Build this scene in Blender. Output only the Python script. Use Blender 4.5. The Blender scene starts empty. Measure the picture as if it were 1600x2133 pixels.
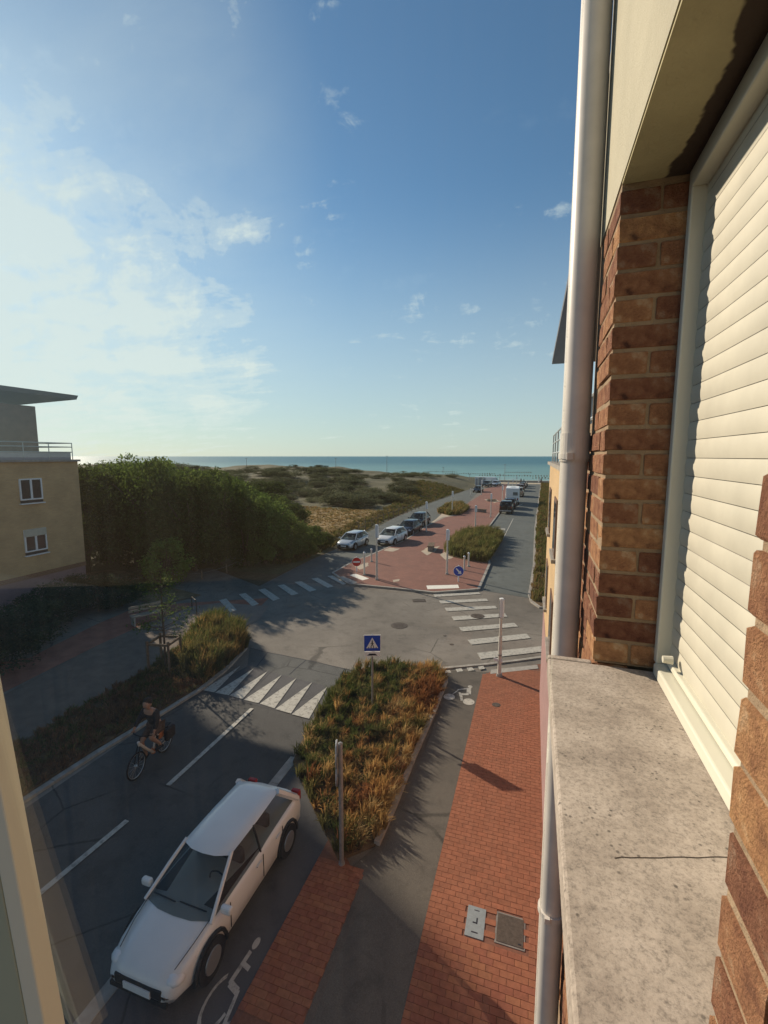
import bpy, math, random
from mathutils import Vector, Matrix, noise
from mathutils.geometry import tessellate_polygon
R = math.radians
random.seed(7)
S = bpy.context.scene
COL = S.collection

# ------------------------------------------------------------------ camera
FPX = 950.0                     # focal length in photograph pixels (1600 wide)
EYE = 8.2                       # eye height: second-floor window
YAW = math.atan(312 / math.hypot(950, 116)); PIT = math.atan(116 / 950.0)
FW = Vector((-math.sin(YAW) * math.cos(PIT), math.cos(YAW) * math.cos(PIT), -math.sin(PIT)))
RT = Vector((math.cos(YAW), math.sin(YAW), 0)); UP = RT.cross(FW)
CAM = Vector((0, 0, EYE))
cam = bpy.data.cameras.new('camera'); cam.sensor_fit = 'HORIZONTAL'; cam.sensor_width = 36
cam.lens = 36 * FPX / 1600; cam.clip_start = 0.03; cam.clip_end = 90000
camo = bpy.data.objects.new('camera', cam); COL.objects.link(camo); camo.location = CAM
camo.rotation_euler = FW.to_track_quat('-Z', 'Y').to_euler(); S.camera = camo

# ------------------------------------------------------------------ sky, sun, exposure
SUN_EL, SUN_AZ = R(26.6), R(-62.8)        # azimuth from +Y, negative = towards -X
sundir = Vector((math.sin(SUN_AZ) * math.cos(SUN_EL), math.cos(SUN_AZ) * math.cos(SUN_EL), math.sin(SUN_EL)))
W = bpy.data.worlds.new('World'); S.world = W; W.use_nodes = True
wn, wl = W.node_tree.nodes, W.node_tree.links
wn.clear()
def N(nodes, t, **kw):
    n = nodes.new(t)
    for k, v in kw.items():
        if k.startswith('i_'):
            key = k[2:]; key = int(key) if key.isdigit() else key
            n.inputs[key].default_value = v
        else: setattr(n, k, v)
    return n
def ramp(nodes, stops, interp='LINEAR'):
    r = nodes.new('ShaderNodeValToRGB'); r.color_ramp.interpolation = interp
    el = r.color_ramp.elements
    while len(el) < len(stops): el.new(0.5)
    for e, (p, c) in zip(el, stops):
        e.position = p; e.color = (c[0], c[1], c[2], 1) if hasattr(c, '__len__') else (c, c, c, 1)
    return r
sky = N(wn, 'ShaderNodeTexSky', sky_type='NISHITA', sun_disc=False, sun_elevation=SUN_EL, sun_rotation=SUN_AZ,
        altitude=10, air_density=1.0, dust_density=0.25, ozone_density=2.6)
tc = N(wn, 'ShaderNodeTexCoord')
nrm = N(wn, 'ShaderNodeVectorMath', operation='NORMALIZE'); wl.new(tc.outputs['Generated'], nrm.inputs[0])
sep = N(wn, 'ShaderNodeSeparateXYZ'); wl.new(nrm.outputs[0], sep.inputs[0])
zc = N(wn, 'ShaderNodeMath', operation='MAXIMUM', i_1=0.0); wl.new(sep.outputs[2], zc.inputs[0])
za = N(wn, 'ShaderNodeMath', operation='ADD', i_1=0.12); wl.new(zc.outputs[0], za.inputs[0])
dx = N(wn, 'ShaderNodeMath', operation='DIVIDE'); wl.new(sep.outputs[0], dx.inputs[0]); wl.new(za.outputs[0], dx.inputs[1])
dy = N(wn, 'ShaderNodeMath', operation='DIVIDE'); wl.new(sep.outputs[1], dy.inputs[0]); wl.new(za.outputs[0], dy.inputs[1])
cxyz = N(wn, 'ShaderNodeCombineXYZ', i_2=0.0); wl.new(dx.outputs[0], cxyz.inputs[0]); wl.new(dy.outputs[0], cxyz.inputs[1])
cmap = N(wn, 'ShaderNodeMapping'); wl.new(cxyz.outputs[0], cmap.inputs['Vector'])
cmap.inputs['Rotation'].default_value = (0, 0, R(35)); cmap.inputs['Scale'].default_value = (1.0, 1.9, 1)
cn1 = N(wn, 'ShaderNodeTexNoise', i_Scale=1.9, i_Detail=9.0, i_Roughness=0.62, i_Distortion=0.35); wl.new(cmap.outputs[0], cn1.inputs['Vector'])
cn2 = N(wn, 'ShaderNodeTexNoise', i_Scale=15.0, i_Detail=8.0, i_Roughness=0.65, i_Distortion=0.5); wl.new(nrm.outputs[0], cn2.inputs['Vector'])
def pixel_dir(px, py): return (FW + RT * ((px - 800) / FPX) + UP * ((1066.5 - py) / FPX)).normalized()
def cloud_bank(d, inner, outer, gain):        # soft bank of cloud around a compass direction
    dot = N(wn, 'ShaderNodeVectorMath', operation='DOT_PRODUCT'); wl.new(nrm.outputs[0], dot.inputs[0]); dot.inputs[1].default_value = d
    mr = N(wn, 'ShaderNodeMapRange', interpolation_type='SMOOTHSTEP')
    mr.inputs[1].default_value = math.cos(R(outer)); mr.inputs[2].default_value = math.cos(R(inner))
    mr.inputs[3].default_value = 0; mr.inputs[4].default_value = gain
    wl.new(dot.outputs['Value'], mr.inputs[0]); return mr.outputs[0]
def mx(a, b, op='ADD', clamp=False):
    m = N(wn, 'ShaderNodeMath', operation=op, use_clamp=clamp)
    for i, s in enumerate((a, b)):
        if isinstance(s, (int, float)): m.inputs[i].default_value = s
        else: wl.new(s, m.inputs[i])
    return m.outputs[0]
banks = None
for px, py, a, b, g_ in [(-60, 620, 5, 22, 0.92), (250, 650, 3, 13, 0.90), (380, 780, 2, 12, 0.56), (240, 260, 2, 14, 0.08), (500, 485, 0.2, 2.6, 0.38), (640, 535, 0.2, 2.6, 0.46),
                         (430, 470, 0.5, 4.5, 0.32), (705, 250, 0.3, 3.6, 0.26), (1160, 465, 0.2, 2.2, 0.28), (1060, 690, 0.2, 2.0, 0.22), (1120, 665, 0.2, 2.2, 0.24), (880, 730, 0.5, 3, 0.14), (40, 400, 1, 7, 0.35), (80, 560, 2, 12, 0.92), (200, 620, 2, 9, 0.86), (330, 590, 1, 8, 0.66)]:
    o = cloud_bank(pixel_dir(px, py), a, b, g_)
    banks = o if banks is None else mx(banks, o, 'MAXIMUM')
nz = mx(mx(cn1.outputs['Fac'], 2.1, 'MULTIPLY'), mx(cn2.outputs['Fac'], 1.5, 'MULTIPLY'))
dens = mx(mx(nz, banks), 1.72, 'SUBTRACT')
cr = ramp(wn, [(0.30, 0.0), (0.62, 0.38), (1.05 if 0 else 1.0, 0.80)], 'EASE'); wl.new(dens, cr.inputs[0])
# low veil of haze near the horizon, all the way round
veil = N(wn, 'ShaderNodeMapRange', interpolation_type='SMOOTHSTEP'); wl.new(sep.outputs[2], veil.inputs[0])
veil.inputs[1].default_value = -0.02; veil.inputs[2].default_value = 0.50; veil.inputs[3].default_value = 0.74; veil.inputs[4].default_value = 0.0
mixv = N(wn, 'ShaderNodeMixRGB'); wl.new(veil.outputs[0], mixv.inputs[0]); mixv.inputs[2].default_value = (4.75, 5.4, 5.3, 1)
tint = N(wn, 'ShaderNodeMixRGB', blend_type='MULTIPLY', i_0=1.0); wl.new(sky.outputs[0], tint.inputs[1]); tint.inputs[2].default_value = (0.80, 1.0, 1.0, 1); wl.new(tint.outputs[0], mixv.inputs[1])
soft = mx(cloud_bank(pixel_dir(220, 280), 1, 21, 0.30), mx(cn1.outputs['Fac'], 1.25, 'MULTIPLY'), 'MULTIPLY')
soft2 = mx(cloud_bank(pixel_dir(120, 700), 2, 32, 0.20), mx(cn1.outputs['Fac'], 1.25, 'MULTIPLY'), 'MULTIPLY')
call = mx(mx(cr.outputs[0], soft, 'MAXIMUM'), soft2, 'MAXIMUM')
mixc = N(wn, 'ShaderNodeMixRGB'); wl.new(call, mixc.inputs[0]); mixc.inputs[2].default_value = (7.0, 7.8, 7.3, 1)
wl.new(mixv.outputs[0], mixc.inputs[1])
bg = N(wn, 'ShaderNodeBackground', i_Strength=0.088); wl.new(mixc.outputs[0], bg.inputs[0])
wo = N(wn, 'ShaderNodeOutputWorld'); wl.new(bg.outputs[0], wo.inputs[0])
sl = bpy.data.lights.new('sun', 'SUN'); sl.energy = 4.6; sl.angle = R(0.6); sl.color = (1.0, 0.86, 0.68)
so = bpy.data.objects.new('sun', sl); COL.objects.link(so); so.location = (-30, 15, 40)
so.rotation_euler = sundir.to_track_quat('Z', 'Y').to_euler()
S.view_settings.view_transform = 'Standard'; S.view_settings.look = 'None'
S.view_settings.exposure = 0.40; S.view_settings.gamma = 1; S.view_settings.use_curve_mapping = False
S.render.engine = 'CYCLES'
S.cycles.max_bounces = 6; S.cycles.transparent_max_bounces = 12

# ------------------------------------------------------------------ helpers
def on_ground(px, py, h=0.0):
    """point of the level ground (height h) that lies in this direction from the window"""
    d = FW + RT * ((px - 800) / FPX) + UP * ((1066.5 - py) / FPX)
    return CAM + d * ((h - EYE) / d.z)
def gp(l, h=0.0): return [(on_ground(a, b, h).x, on_ground(a, b, h).y) for a, b in l]
def z1(l): return [(650 + a / 2.909, 930 + b / 2.909) for a, b in l]       # readings from an enlarged survey crop
def z3(l): return [(200 + a / 2.857, 1180 + b / 2.857) for a, b in l]

class MB:
    def __init__(s): s.v = []; s.f = []; s.c = None
    def add(s, vs, fs):
        n = len(s.v); s.v += [tuple(p) for p in vs]; s.f += [tuple(i + n for i in f) for f in fs]; return s
    def box(s, c, d, rz=0, M=None):
        x, y, z = d[0] / 2, d[1] / 2, d[2] / 2
        vs = [Vector((a * x, b * y, e * z)) for e in (-1, 1) for a, b in ((-1, -1), (1, -1), (1, 1), (-1, 1))]
        m = M if M is not None else Matrix.Rotation(rz, 3, 'Z')
        return s.add([m @ p + Vector(c) for p in vs], [(3, 2, 1, 0), (4, 5, 6, 7), (0, 1, 5, 4), (1, 2, 6, 5), (2, 3, 7, 6), (3, 0, 4, 7)])
    def cyl(s, a, b, r0, r1=None, n=10, cap=True):
        a, b = Vector(a), Vector(b); r1 = r0 if r1 is None else r1
        q = (b - a).to_track_quat('Z', 'Y').to_matrix()
        vs = []
        for p, r in ((a, r0), (b, r1)):
            for i in range(n):
                t = 2 * math.pi * i / n; vs.append(p + q @ Vector((math.cos(t) * r, math.sin(t) * r, 0)))
        fs = [(i, (i + 1) % n, n + (i + 1) % n, n + i) for i in range(n)]
        if cap: fs += [tuple(range(n - 1, -1, -1)), tuple(range(n, 2 * n))]
        return s.add(vs, fs)
    def tube(s, pts, r, n=6):
        for i in range(len(pts) - 1):
            ra = r[i] if hasattr(r, '__len__') else r; rb = r[i + 1] if hasattr(r, '__len__') else r
            s.cyl(pts[i], pts[i + 1], ra, rb, n)
        return s
    def sphere(s, c, r, n=10, m=6, sc=(1, 1, 1)):
        vs = []; fs = []
        for j in range(m + 1):
            ph = math.pi * j / m
            for i in range(n):
                t = 2 * math.pi * i / n
                vs.append((c[0] + r * sc[0] * math.sin(ph) * math.cos(t), c[1] + r * sc[1] * math.sin(ph) * math.sin(t), c[2] + r * sc[2] * math.cos(ph)))
        for j in range(m):
            for i in range(n):
                fs.append((j * n + i, (j + 1) * n + i, (j + 1) * n + (i + 1) % n, j * n + (i + 1) % n))
        return s.add(vs, fs)
    def torus(s, c, R_, r, axis='X', n=28, m=6, M=None):
        vs = []; fs = []
        for i in range(n):
            t = 2 * math.pi * i / n
            for j in range(m):
                p = 2 * math.pi * j / m; rr = R_ + r * math.cos(p)
                q = Vector((r * math.sin(p), rr * math.cos(t), rr * math.sin(t)))
                if axis == 'Y': q = Vector((q.y, q.x, q.z))
                vs.append(q + Vector(c))
        for i in range(n):
            for j in range(m):
                fs.append((i * m + j, i * m + (j + 1) % m, ((i + 1) % n) * m + (j + 1) % m, ((i + 1) % n) * m + j))
        return s.add(vs, fs)
    def prism(s, pts, za, zb):
        n = len(pts)
        ar = sum(pts[i][0] * pts[(i + 1) % n][1] - pts[(i + 1) % n][0] * pts[i][1] for i in range(n))
        if ar < 0: pts = pts[::-1]
        vs = [(x, y, za) for x, y in pts] + [(x, y, zb) for x, y in pts]
        tr = tessellate_polygon([[Vector((x, y, 0)) for x, y in pts]])
        fs = [(i, (i + 1) % n, n + (i + 1) % n, n + i) for i in range(n)]
        for t in tr:
            a, b, c = t
            A = (pts[b][0] - pts[a][0]) * (pts[c][1] - pts[a][1]) - (pts[c][0] - pts[a][0]) * (pts[b][1] - pts[a][1])
            if A < 0: b, c = c, b
            fs.append((a + n, b + n, c + n)); fs.append((c, b, a))
        return s.add(vs, fs)
    def sheet(s, pts, z):
        tr = tessellate_polygon([[Vector((x, y, 0)) for x, y in pts]])
        fs = []
        for a, b, c in tr:
            A = (pts[b][0] - pts[a][0]) * (pts[c][1] - pts[a][1]) - (pts[c][0] - pts[a][0]) * (pts[b][1] - pts[a][1])
            if A < 0: b, c = c, b
            fs.append((a, b, c))
        return s.add([(x, y, z) for x, y in pts], fs)
    def mesh(s, name, mats, smooth=False, off=None, bevel=0):
        me = bpy.data.meshes.new(name)
        vs = s.v if off is None else [(a - off[0], b - off[1], c - off[2]) for a, b, c in s.v]
        me.from_pydata(vs, [], s.f); me.update()
        for m in (mats if isinstance(mats, (list, tuple)) else [mats]): me.materials.append(m)
        if smooth: me.polygons.foreach_set('use_smooth', [True] * len(me.polygons))
        if s.c:
            at = me.color_attributes.new('tone', 'FLOAT_COLOR', 'POINT')
            at.data.foreach_set('color', [x for c in s.c for x in (c[0], c[1], c[2], 1)])
        return me
    def build(s, name, mat, parent=None, world=True, smooth=False, bevel=0, **kw):
        off = None
        if parent is not None and world: off = root_loc(parent)
        o = bpy.data.objects.new(name, s.mesh(name, mat, smooth, off)); COL.objects.link(o)
        if parent is not None: o.parent = parent
        if bevel:
            b = o.modifiers.new('bevel', 'BEVEL'); b.width = bevel; b.segments = 2; b.limit_method = 'ANGLE'
        for k, v in kw.items(): o[k] = v
        return o
def root_loc(p):
    v = Vector((0, 0, 0))
    while p is not None: v += p.location; p = p.parent
    return v
def thing(name, label, cat, loc=(0, 0, 0), rz=0, group=None):
    o = bpy.data.objects.new(name, None); COL.objects.link(o); o.empty_display_size = 0.2
    o.location = loc; o.rotation_euler = (0, 0, rz); o['label'] = label; o['category'] = cat
    if group: o['group'] = group
    return o
def tag(o, label, cat, group=None):
    o['label'] = label; o['category'] = cat
    if group: o['group'] = group
    return o
def single(mb, name, mat, label, cat, loc, group=None, **kw):   # a thing that is one mesh, origin at its base
    me = mb.mesh(name, mat, kw.get('smooth', False), loc)
    o = bpy.data.objects.new(name, me); COL.objects.link(o); o.location = loc
    return tag(o, label, cat, group)
def dup(o, parent=None):
    c = o.copy(); COL.objects.link(c)
    if parent is not None: c.parent = parent
    for ch in o.children: dup(ch, c)
    return c
def rawmesh(name, me, parent=None, loc=None):
    o = bpy.data.objects.new(name, me); COL.objects.link(o)
    if parent is not None: o.parent = parent
    if loc is not None: o.location = loc
    return o

def mat(name, col, rough=0.7, var=0.15, scale=3.0, bump=0.0, bscale=None, col2=None, metal=0.0, spec=0.3, coords='pos', rnd=0.0, detail=6, coat=0, attr=False, stops=None, trans=0):
    m = bpy.data.materials.new(name); m.use_nodes = True
    n, l = m.node_tree.nodes, m.node_tree.links
    b = n['Principled BSDF']; b.inputs['Roughness'].default_value = rough; b.inputs['Metallic'].default_value = metal
    b.inputs['Specular IOR Level'].default_value = spec
    if coat: b.inputs['Coat Weight'].default_value = coat
    if coords == 'pos': v = n.new('ShaderNodeNewGeometry').outputs['Position']
    else: v = n.new('ShaderNodeTexCoord').outputs['Object']
    no = N(n, 'ShaderNodeTexNoise', i_Scale=scale, i_Detail=detail, i_Roughness=0.6); l.new(v, no.inputs['Vector'])
    c1 = [max(0, x * (1 - var)) for x in col]; c2 = list(col2) if col2 else [x * (1 + var) for x in col]
    r = ramp(n, stops or [(0.3, c1), (0.7, c2)]); l.new(no.outputs['Fac'], r.inputs[0])
    out = r.outputs[0]
    if attr:
        a = N(n, 'ShaderNodeVertexColor', layer_name='tone')
        mm = N(n, 'ShaderNodeMixRGB', blend_type='MULTIPLY', i_0=1.0); l.new(out, mm.inputs[1]); l.new(a.outputs[0], mm.inputs[2]); out = mm.outputs[0]
    if rnd:
        oi = n.new('ShaderNodeObjectInfo')
        mr = N(n, 'ShaderNodeMapRange'); l.new(oi.outputs['Random'], mr.inputs[0]); mr.inputs[3].default_value = 1 - rnd; mr.inputs[4].default_value = 1 + rnd
        h = N(n, 'ShaderNodeHueSaturation'); l.new(out, h.inputs['Color']); l.new(mr.outputs[0], h.inputs['Value'])
        mr2 = N(n, 'ShaderNodeMapRange'); l.new(oi.outputs['Random'], mr2.inputs[0]); mr2.inputs[3].default_value = 0.494; mr2.inputs[4].default_value = 0.506
        l.new(mr2.outputs[0], h.inputs['Hue']); out = h.outputs[0]
    l.new(out, b.inputs['Base Color'])
    if bump:
        nb = N(n, 'ShaderNodeTexNoise', i_Scale=bscale or scale * 6, i_Detail=6.0, i_Roughness=0.7); l.new(v, nb.inputs['Vector'])
        bp = N(n, 'ShaderNodeBump', i_Strength=bump, i_Distance=0.02); l.new(nb.outputs['Fac'], bp.inputs['Height']); l.new(bp.outputs[0], b.inputs['Normal'])
    m['_out'] = 0
    return m
def foliage(name, stops, scale=0.6, rnd=0.25, attr=False):
    m = mat(name, (0.1, 0.1, 0.1), rough=0.85, scale=scale, stops=stops, rnd=rnd, attr=attr, spec=0.08)
    n, l = m.node_tree.nodes, m.node_tree.links
    b = n['Principled BSDF']; src = b.inputs['Base Color'].links[0].from_socket
    t = n.new('ShaderNodeBsdfTranslucent'); l.new(src, t.inputs[0])
    ms = N(n, 'ShaderNodeMixShader', i_0=0.45); l.new(b.outputs[0], ms.inputs[1]); l.new(t.outputs[0], ms.inputs[2])
    l.new(ms.outputs[0], n['Material Output'].inputs[0])
    return m
def glassy(name, col, rough=0.08):
    return mat(name, col, rough=rough, var=0.1, scale=1.0, spec=0.6)

M = {}
# asphalt with patches, aggregate and tyre-worn areas
def asphalt(name, base, blot=0.25):
    m = bpy.data.materials.new(name); m.use_nodes = True; n, l = m.node_tree.nodes, m.node_tree.links
    b = n['Principled BSDF']; b.inputs['Roughness'].default_value = 0.85; b.inputs['Specular IOR Level'].default_value = 0.25
    g = n.new('ShaderNodeNewGeometry')
    a = N(n, 'ShaderNodeTexNoise', i_Scale=0.22, i_Detail=5.0, i_Roughness=0.6, i_Distortion=0.6); l.new(g.outputs['Position'], a.inputs['Vector'])
    r = ramp(n, [(0.32, [x * (1 - blot) for x in base]), (0.52, base), (0.7, [x * (1 + blot) for x in base])]); l.new(a.outputs['Fac'], r.inputs[0])
    c = N(n, 'ShaderNodeTexNoise', i_Scale=55.0, i_Detail=3.0, i_Roughness=0.8); l.new(g.outputs['Position'], c.inputs['Vector'])
    r2 = ramp(n, [(0.3, 0.72), (0.7, 1.25)]); l.new(c.outputs['Fac'], r2.inputs[0])
    st = N(n, 'ShaderNodeTexNoise', i_Scale=1.6, i_Detail=7.0, i_Roughness=0.7); l.new(g.outputs['Position'], st.inputs['Vector'])
    r3 = ramp(n, [(0.36, 0.8), (0.48, 1.0), (0.8, 1.08)]); l.new(st.outputs['Fac'], r3.inputs[0])
    dm = N(n, 'ShaderNodeMixRGB', i_0=0.12); l.new(g.outputs['Position'], dm.inputs[1]); l.new(st.outputs['Color'], dm.inputs[2])
    vo = N(n, 'ShaderNodeTexVoronoi', feature='DISTANCE_TO_EDGE', i_Scale=0.45); l.new(dm.outputs[0], vo.inputs['Vector'])
    rc = ramp(n, [(0.004, 0.0), (0.011, 1.0)]); l.new(vo.outputs['Distance'], rc.inputs[0])
    mk = ramp(n, [(0.50, 1.0), (0.58, 0.0)]); l.new(a.outputs['Fac'], mk.inputs[0])
    cm = N(n, 'ShaderNodeMath', operation='MAXIMUM'); l.new(rc.outputs[0], cm.inputs[0]); l.new(mk.outputs[0], cm.inputs[1])
    cf = N(n, 'ShaderNodeMapRange'); l.new(cm.outputs[0], cf.inputs[0]); cf.inputs[3].default_value = 0.5; cf.inputs[4].default_value = 1.0
    m0 = N(n, 'ShaderNodeMixRGB', blend_type='MULTIPLY', i_0=1.0); l.new(r.outputs[0], m0.inputs[1]); l.new(cf.outputs[0], m0.inputs[2])
    m1 = N(n, 'ShaderNodeMixRGB', blend_type='MULTIPLY', i_0=1.0); l.new(m0.outputs[0], m1.inputs[1]); l.new(r2.outputs[0], m1.inputs[2])
    m2 = N(n, 'ShaderNodeMixRGB', blend_type='MULTIPLY', i_0=1.0); l.new(m1.outputs[0], m2.inputs[1]); l.new(r3.outputs[0], m2.inputs[2])
    l.new(m2.outputs[0], b.inputs['Base Color'])
    bp = N(n, 'ShaderNodeBump', i_Strength=0.35, i_Distance=0.01); l.new(c.outputs['Fac'], bp.inputs['Height']); l.new(bp.outputs[0], b.inputs['Normal'])
    return m
M['asphalt'] = asphalt('asphalt_grey', (0.205, 0.180, 0.150), 0.3)
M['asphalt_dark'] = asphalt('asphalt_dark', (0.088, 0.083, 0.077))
M['asphalt_green'] = asphalt('asphalt_sea_road', (0.120, 0.130, 0.120), 0.15)
M['asphalt_path'] = asphalt('asphalt_path', (0.12, 0.104, 0.085), 0.15)
M['asphalt_bay'] = asphalt('asphalt_bay', (0.10, 0.095, 0.095), 0.2)
def paint_mat(name, base, worn, lo=0.36, hi=0.46):
    m = bpy.data.materials.new(name); m.use_nodes = True; n, l = m.node_tree.nodes, m.node_tree.links
    b = n['Principled BSDF']; b.inputs['Roughness'].default_value = 0.7
    g = n.new('ShaderNodeNewGeometry')
    a = N(n, 'ShaderNodeTexNoise', i_Scale=7.0, i_Detail=8.0, i_Roughness=0.75); l.new(g.outputs['Position'], a.inputs['Vector'])
    r = ramp(n, [(lo, worn), (hi, base), (0.8, [x * 1.08 for x in base])]); l.new(a.outputs['Fac'], r.inputs[0]); l.new(r.outputs[0], b.inputs['Base Color'])
    return m
M['road_paint'] = paint_mat('road_paint_worn', (0.47, 0.44, 0.375), (0.22, 0.205, 0.18), 0.38, 0.50)
M['road_paint_new'] = paint_mat('road_paint_fresh', (0.80, 0.76, 0.66), (0.6, 0.55, 0.48), 0.25, 0.33)
M['faint_mark'] = paint_mat('reflected_mark_faint', (0.33, 0.33, 0.33), (0.16, 0.16, 0.16), 0.36, 0.5)
M['concrete'] = mat('concrete_kerb', (0.34, 0.31, 0.27), 0.85, 0.25, 4, 0.4, 40, rnd=0.08)
M['tactile'] = mat('tactile_slab', (0.36, 0.33, 0.29), 0.85, 0.15, 6, 0.4, 60)
M['paver'] = mat('red_paver', (0.28, 0.105, 0.056), 0.85, 0.18, 9, 0.3, 60, rnd=0.09)
M['paver_far'] = mat('red_paver_joined', (0.28, 0.105, 0.056), 0.85, 0.18, 9, 0.3, 60, attr=True)
M['joint'] = mat('paver_joint_sand', (0.19, 0.085, 0.055), 0.95, 0.2, 20)
def island_mat():
    m = bpy.data.materials.new('island_red_paving'); m.use_nodes = True; n, l = m.node_tree.nodes, m.node_tree.links
    b = n['Principled BSDF']; b.inputs['Roughness'].default_value = 0.85
    g = n.new('ShaderNodeNewGeometry')
    br = N(n, 'ShaderNodeTexBrick', i_Scale=1.0); br.inputs['Color1'].default_value = (0.245, 0.098, 0.066, 1); br.inputs['Color2'].default_value = (0.20, 0.078, 0.054, 1)
    br.inputs['Mortar'].default_value = (0.14, 0.08, 0.06, 1); br.inputs['Mortar Size'].default_value = 0.006; br.inputs['Brick Width'].default_value = 0.22; br.inputs['Row Height'].default_value = 0.11
    l.new(g.outputs['Position'], br.inputs['Vector'])
    a = N(n, 'ShaderNodeTexNoise', i_Scale=0.9, i_Detail=6.0, i_Roughness=0.6); l.new(g.outputs['Position'], a.inputs['Vector'])
    r = ramp(n, [(0.3, 0.86), (0.7, 1.14)]); l.new(a.outputs['Fac'], r.inputs[0])
    m1 = N(n, 'ShaderNodeMixRGB', blend_type='MULTIPLY', i_0=1.0); l.new(br.outputs[0], m1.inputs[1]); l.new(r.outputs[0], m1.inputs[2])
    # blown sand lying in drifts
    s = N(n, 'ShaderNodeTexNoise', i_Scale=0.55, i_Detail=7.0, i_Roughness=0.62, i_Distortion=1.2); l.new(g.outputs['Position'], s.inputs['Vector'])
    rs = ramp(n, [(0.66, 0.0), (0.74, 0.55)]); l.new(s.outputs['Fac'], rs.inputs[0])
    m2 = N(n, 'ShaderNodeMixRGB'); l.new(rs.outputs[0], m2.inputs[0]); l.new(m1.outputs[0], m2.inputs[1]); m2.inputs[2].default_value = (0.42, 0.34, 0.25, 1)
    l.new(m2.outputs[0], b.inputs['Base Color']); return m
M['island'] = island_mat()
M['sand'] = mat('pale_sand', (0.50, 0.41, 0.29), 0.95, 0.2, 1.2, 0.3, 20)
M['sand_drift'] = mat('sand_drift', (0.46, 0.38, 0.29), 0.95, 0.15, 6, 0.3, 20)
M['soil'] = mat('bed_soil', (0.13, 0.085, 0.045), 0.95, 0.35, 5, 0.6, 25)
M['brick'] = mat('old_brick', (0.30, 0.135, 0.075), 0.92, 0.45, 26, 1.0, 160, coords='obj', rnd=0.42,
                 stops=[(0.27, (0.13, 0.058, 0.036)), (0.40, (0.34, 0.155, 0.078)), (0.57, (0.47, 0.235, 0.115)), (0.73, (0.58, 0.40, 0.25))])
M['mortar'] = mat('lime_mortar', (0.30, 0.215, 0.135), 0.95, 0.2, 12, 0.6, 70)
M['stucco'] = mat('cream_stucco', (0.43, 0.395, 0.29), 0.9, 0.1, 3, 0.35, 90)
M['sill'] = None
M['pvc'] = mat('cream_pvc', (0.51, 0.48, 0.385), 0.5, 0.10, 5, spec=0.4)
M['pvc_frame'] = mat('window_cream', (0.62, 0.60, 0.49), 0.35, 0.03, 2, spec=0.45)
M['pipe'] = mat('pipe_pvc', (0.64, 0.59, 0.52), 0.42, 0.10, 6, spec=0.45)
M['yellow'] = None
M['galv'] = mat('galvanised_steel', (0.33, 0.32, 0.31), 0.5, 0.15, 8, metal=0.5)
M['pole_cream'] = mat('pole_painted', (0.62, 0.58, 0.51), 0.5, 0.1, 6)
M['panel_white'] = mat('lamp_panel_white', (0.84, 0.84, 0.82), 0.4, 0.05, 4)
M['white'] = mat('white_enamel', (0.78, 0.78, 0.76), 0.45, 0.04, 5)
M['sign_blue'] = mat('sign_blue', (0.012, 0.06, 0.42), 0.35, 0.05, 5)
M['sign_red'] = mat('sign_red', (0.50, 0.02, 0.02), 0.35, 0.05, 5)
M['black'] = mat('black_rubber', (0.018, 0.018, 0.02), 0.7, 0.2, 10)
M['iron'] = mat('cast_iron', (0.085, 0.065, 0.05), 0.7, 0.3, 20, 0.5, 60)
M['plate'] = mat('grey_cover', (0.25, 0.28, 0.29), 0.6, 0.1, 12)
M['dark'] = mat('dark_print', (0.02, 0.02, 0.03), 0.6, 0.1, 5)
M['wood'] = mat('weathered_wood', (0.17, 0.12, 0.08), 0.85, 0.3, 12, 0.4, 50)
M['wood_pale'] = mat('pale_bench_wood', (0.30, 0.25, 0.19), 0.8, 0.15, 12)
M['stone'] = mat('bench_stone', (0.22, 0.20, 0.18), 0.85, 0.2, 6, 0.4, 40)
M['roof'] = mat('roof_sheet', (0.115, 0.105, 0.10), 0.6, 0.1, 2)
M['soffit'] = mat('eave_soffit', (0.13, 0.115, 0.11), 0.8, 0.1, 2)
M['cladding'] = mat('timber_cladding', (0.15, 0.085, 0.06), 0.8, 0.2, 3)
M['pink'] = mat('pink_render', (0.32, 0.20, 0.19), 0.9, 0.12, 2, 0.3, 40)
M['rail'] = mat('rail_grey', (0.40, 0.42, 0.42), 0.45, 0.05, 3, metal=0.3)
M['rail_panel'] = mat('balcony_panel', (0.38, 0.36, 0.36), 0.7, 0.08, 3)
M['glass'] = glassy('window_glass', (0.03, 0.035, 0.04))
M['car_glass'] = glassy('car_glass', (0.02, 0.03, 0.035), 0.03)
_n, _l = M['car_glass'].node_tree.nodes, M['car_glass'].node_tree.links
_t = _n.new('ShaderNodeBsdfTransparent'); _t.inputs[0].default_value = (0.75, 0.8, 0.78, 1)
_m = N(_n, 'ShaderNodeMixShader', i_0=0.55); _l.new(_n['Principled BSDF'].outputs[0], _m.inputs[1]); _l.new(_t.outputs[0], _m.inputs[2]); _l.new(_m.outputs[0], _n['Material Output'].inputs[0])
M['seat'] = mat('seat_fabric', (0.06, 0.06, 0.065), 0.9, 0.2, 20)
M['skin'] = mat('skin', (0.36, 0.20, 0.13), 0.6, 0.08, 8)
M['cloth_dark'] = mat('dark_jacket', (0.028, 0.02, 0.02), 0.9, 0.25, 14)
M['cloth_brown'] = mat('brown_shorts', (0.10, 0.065, 0.05), 0.9, 0.2, 14)
M['hair'] = mat('dark_hair', (0.03, 0.018, 0.012), 0.8, 0.2, 20)
M['orange'] = mat('orange_frame', (0.48, 0.17, 0.06), 0.4, 0.05, 5)
M['cream_frame'] = mat('cream_bike_frame', (0.62, 0.55, 0.48), 0.35, 0.05, 5)
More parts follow.
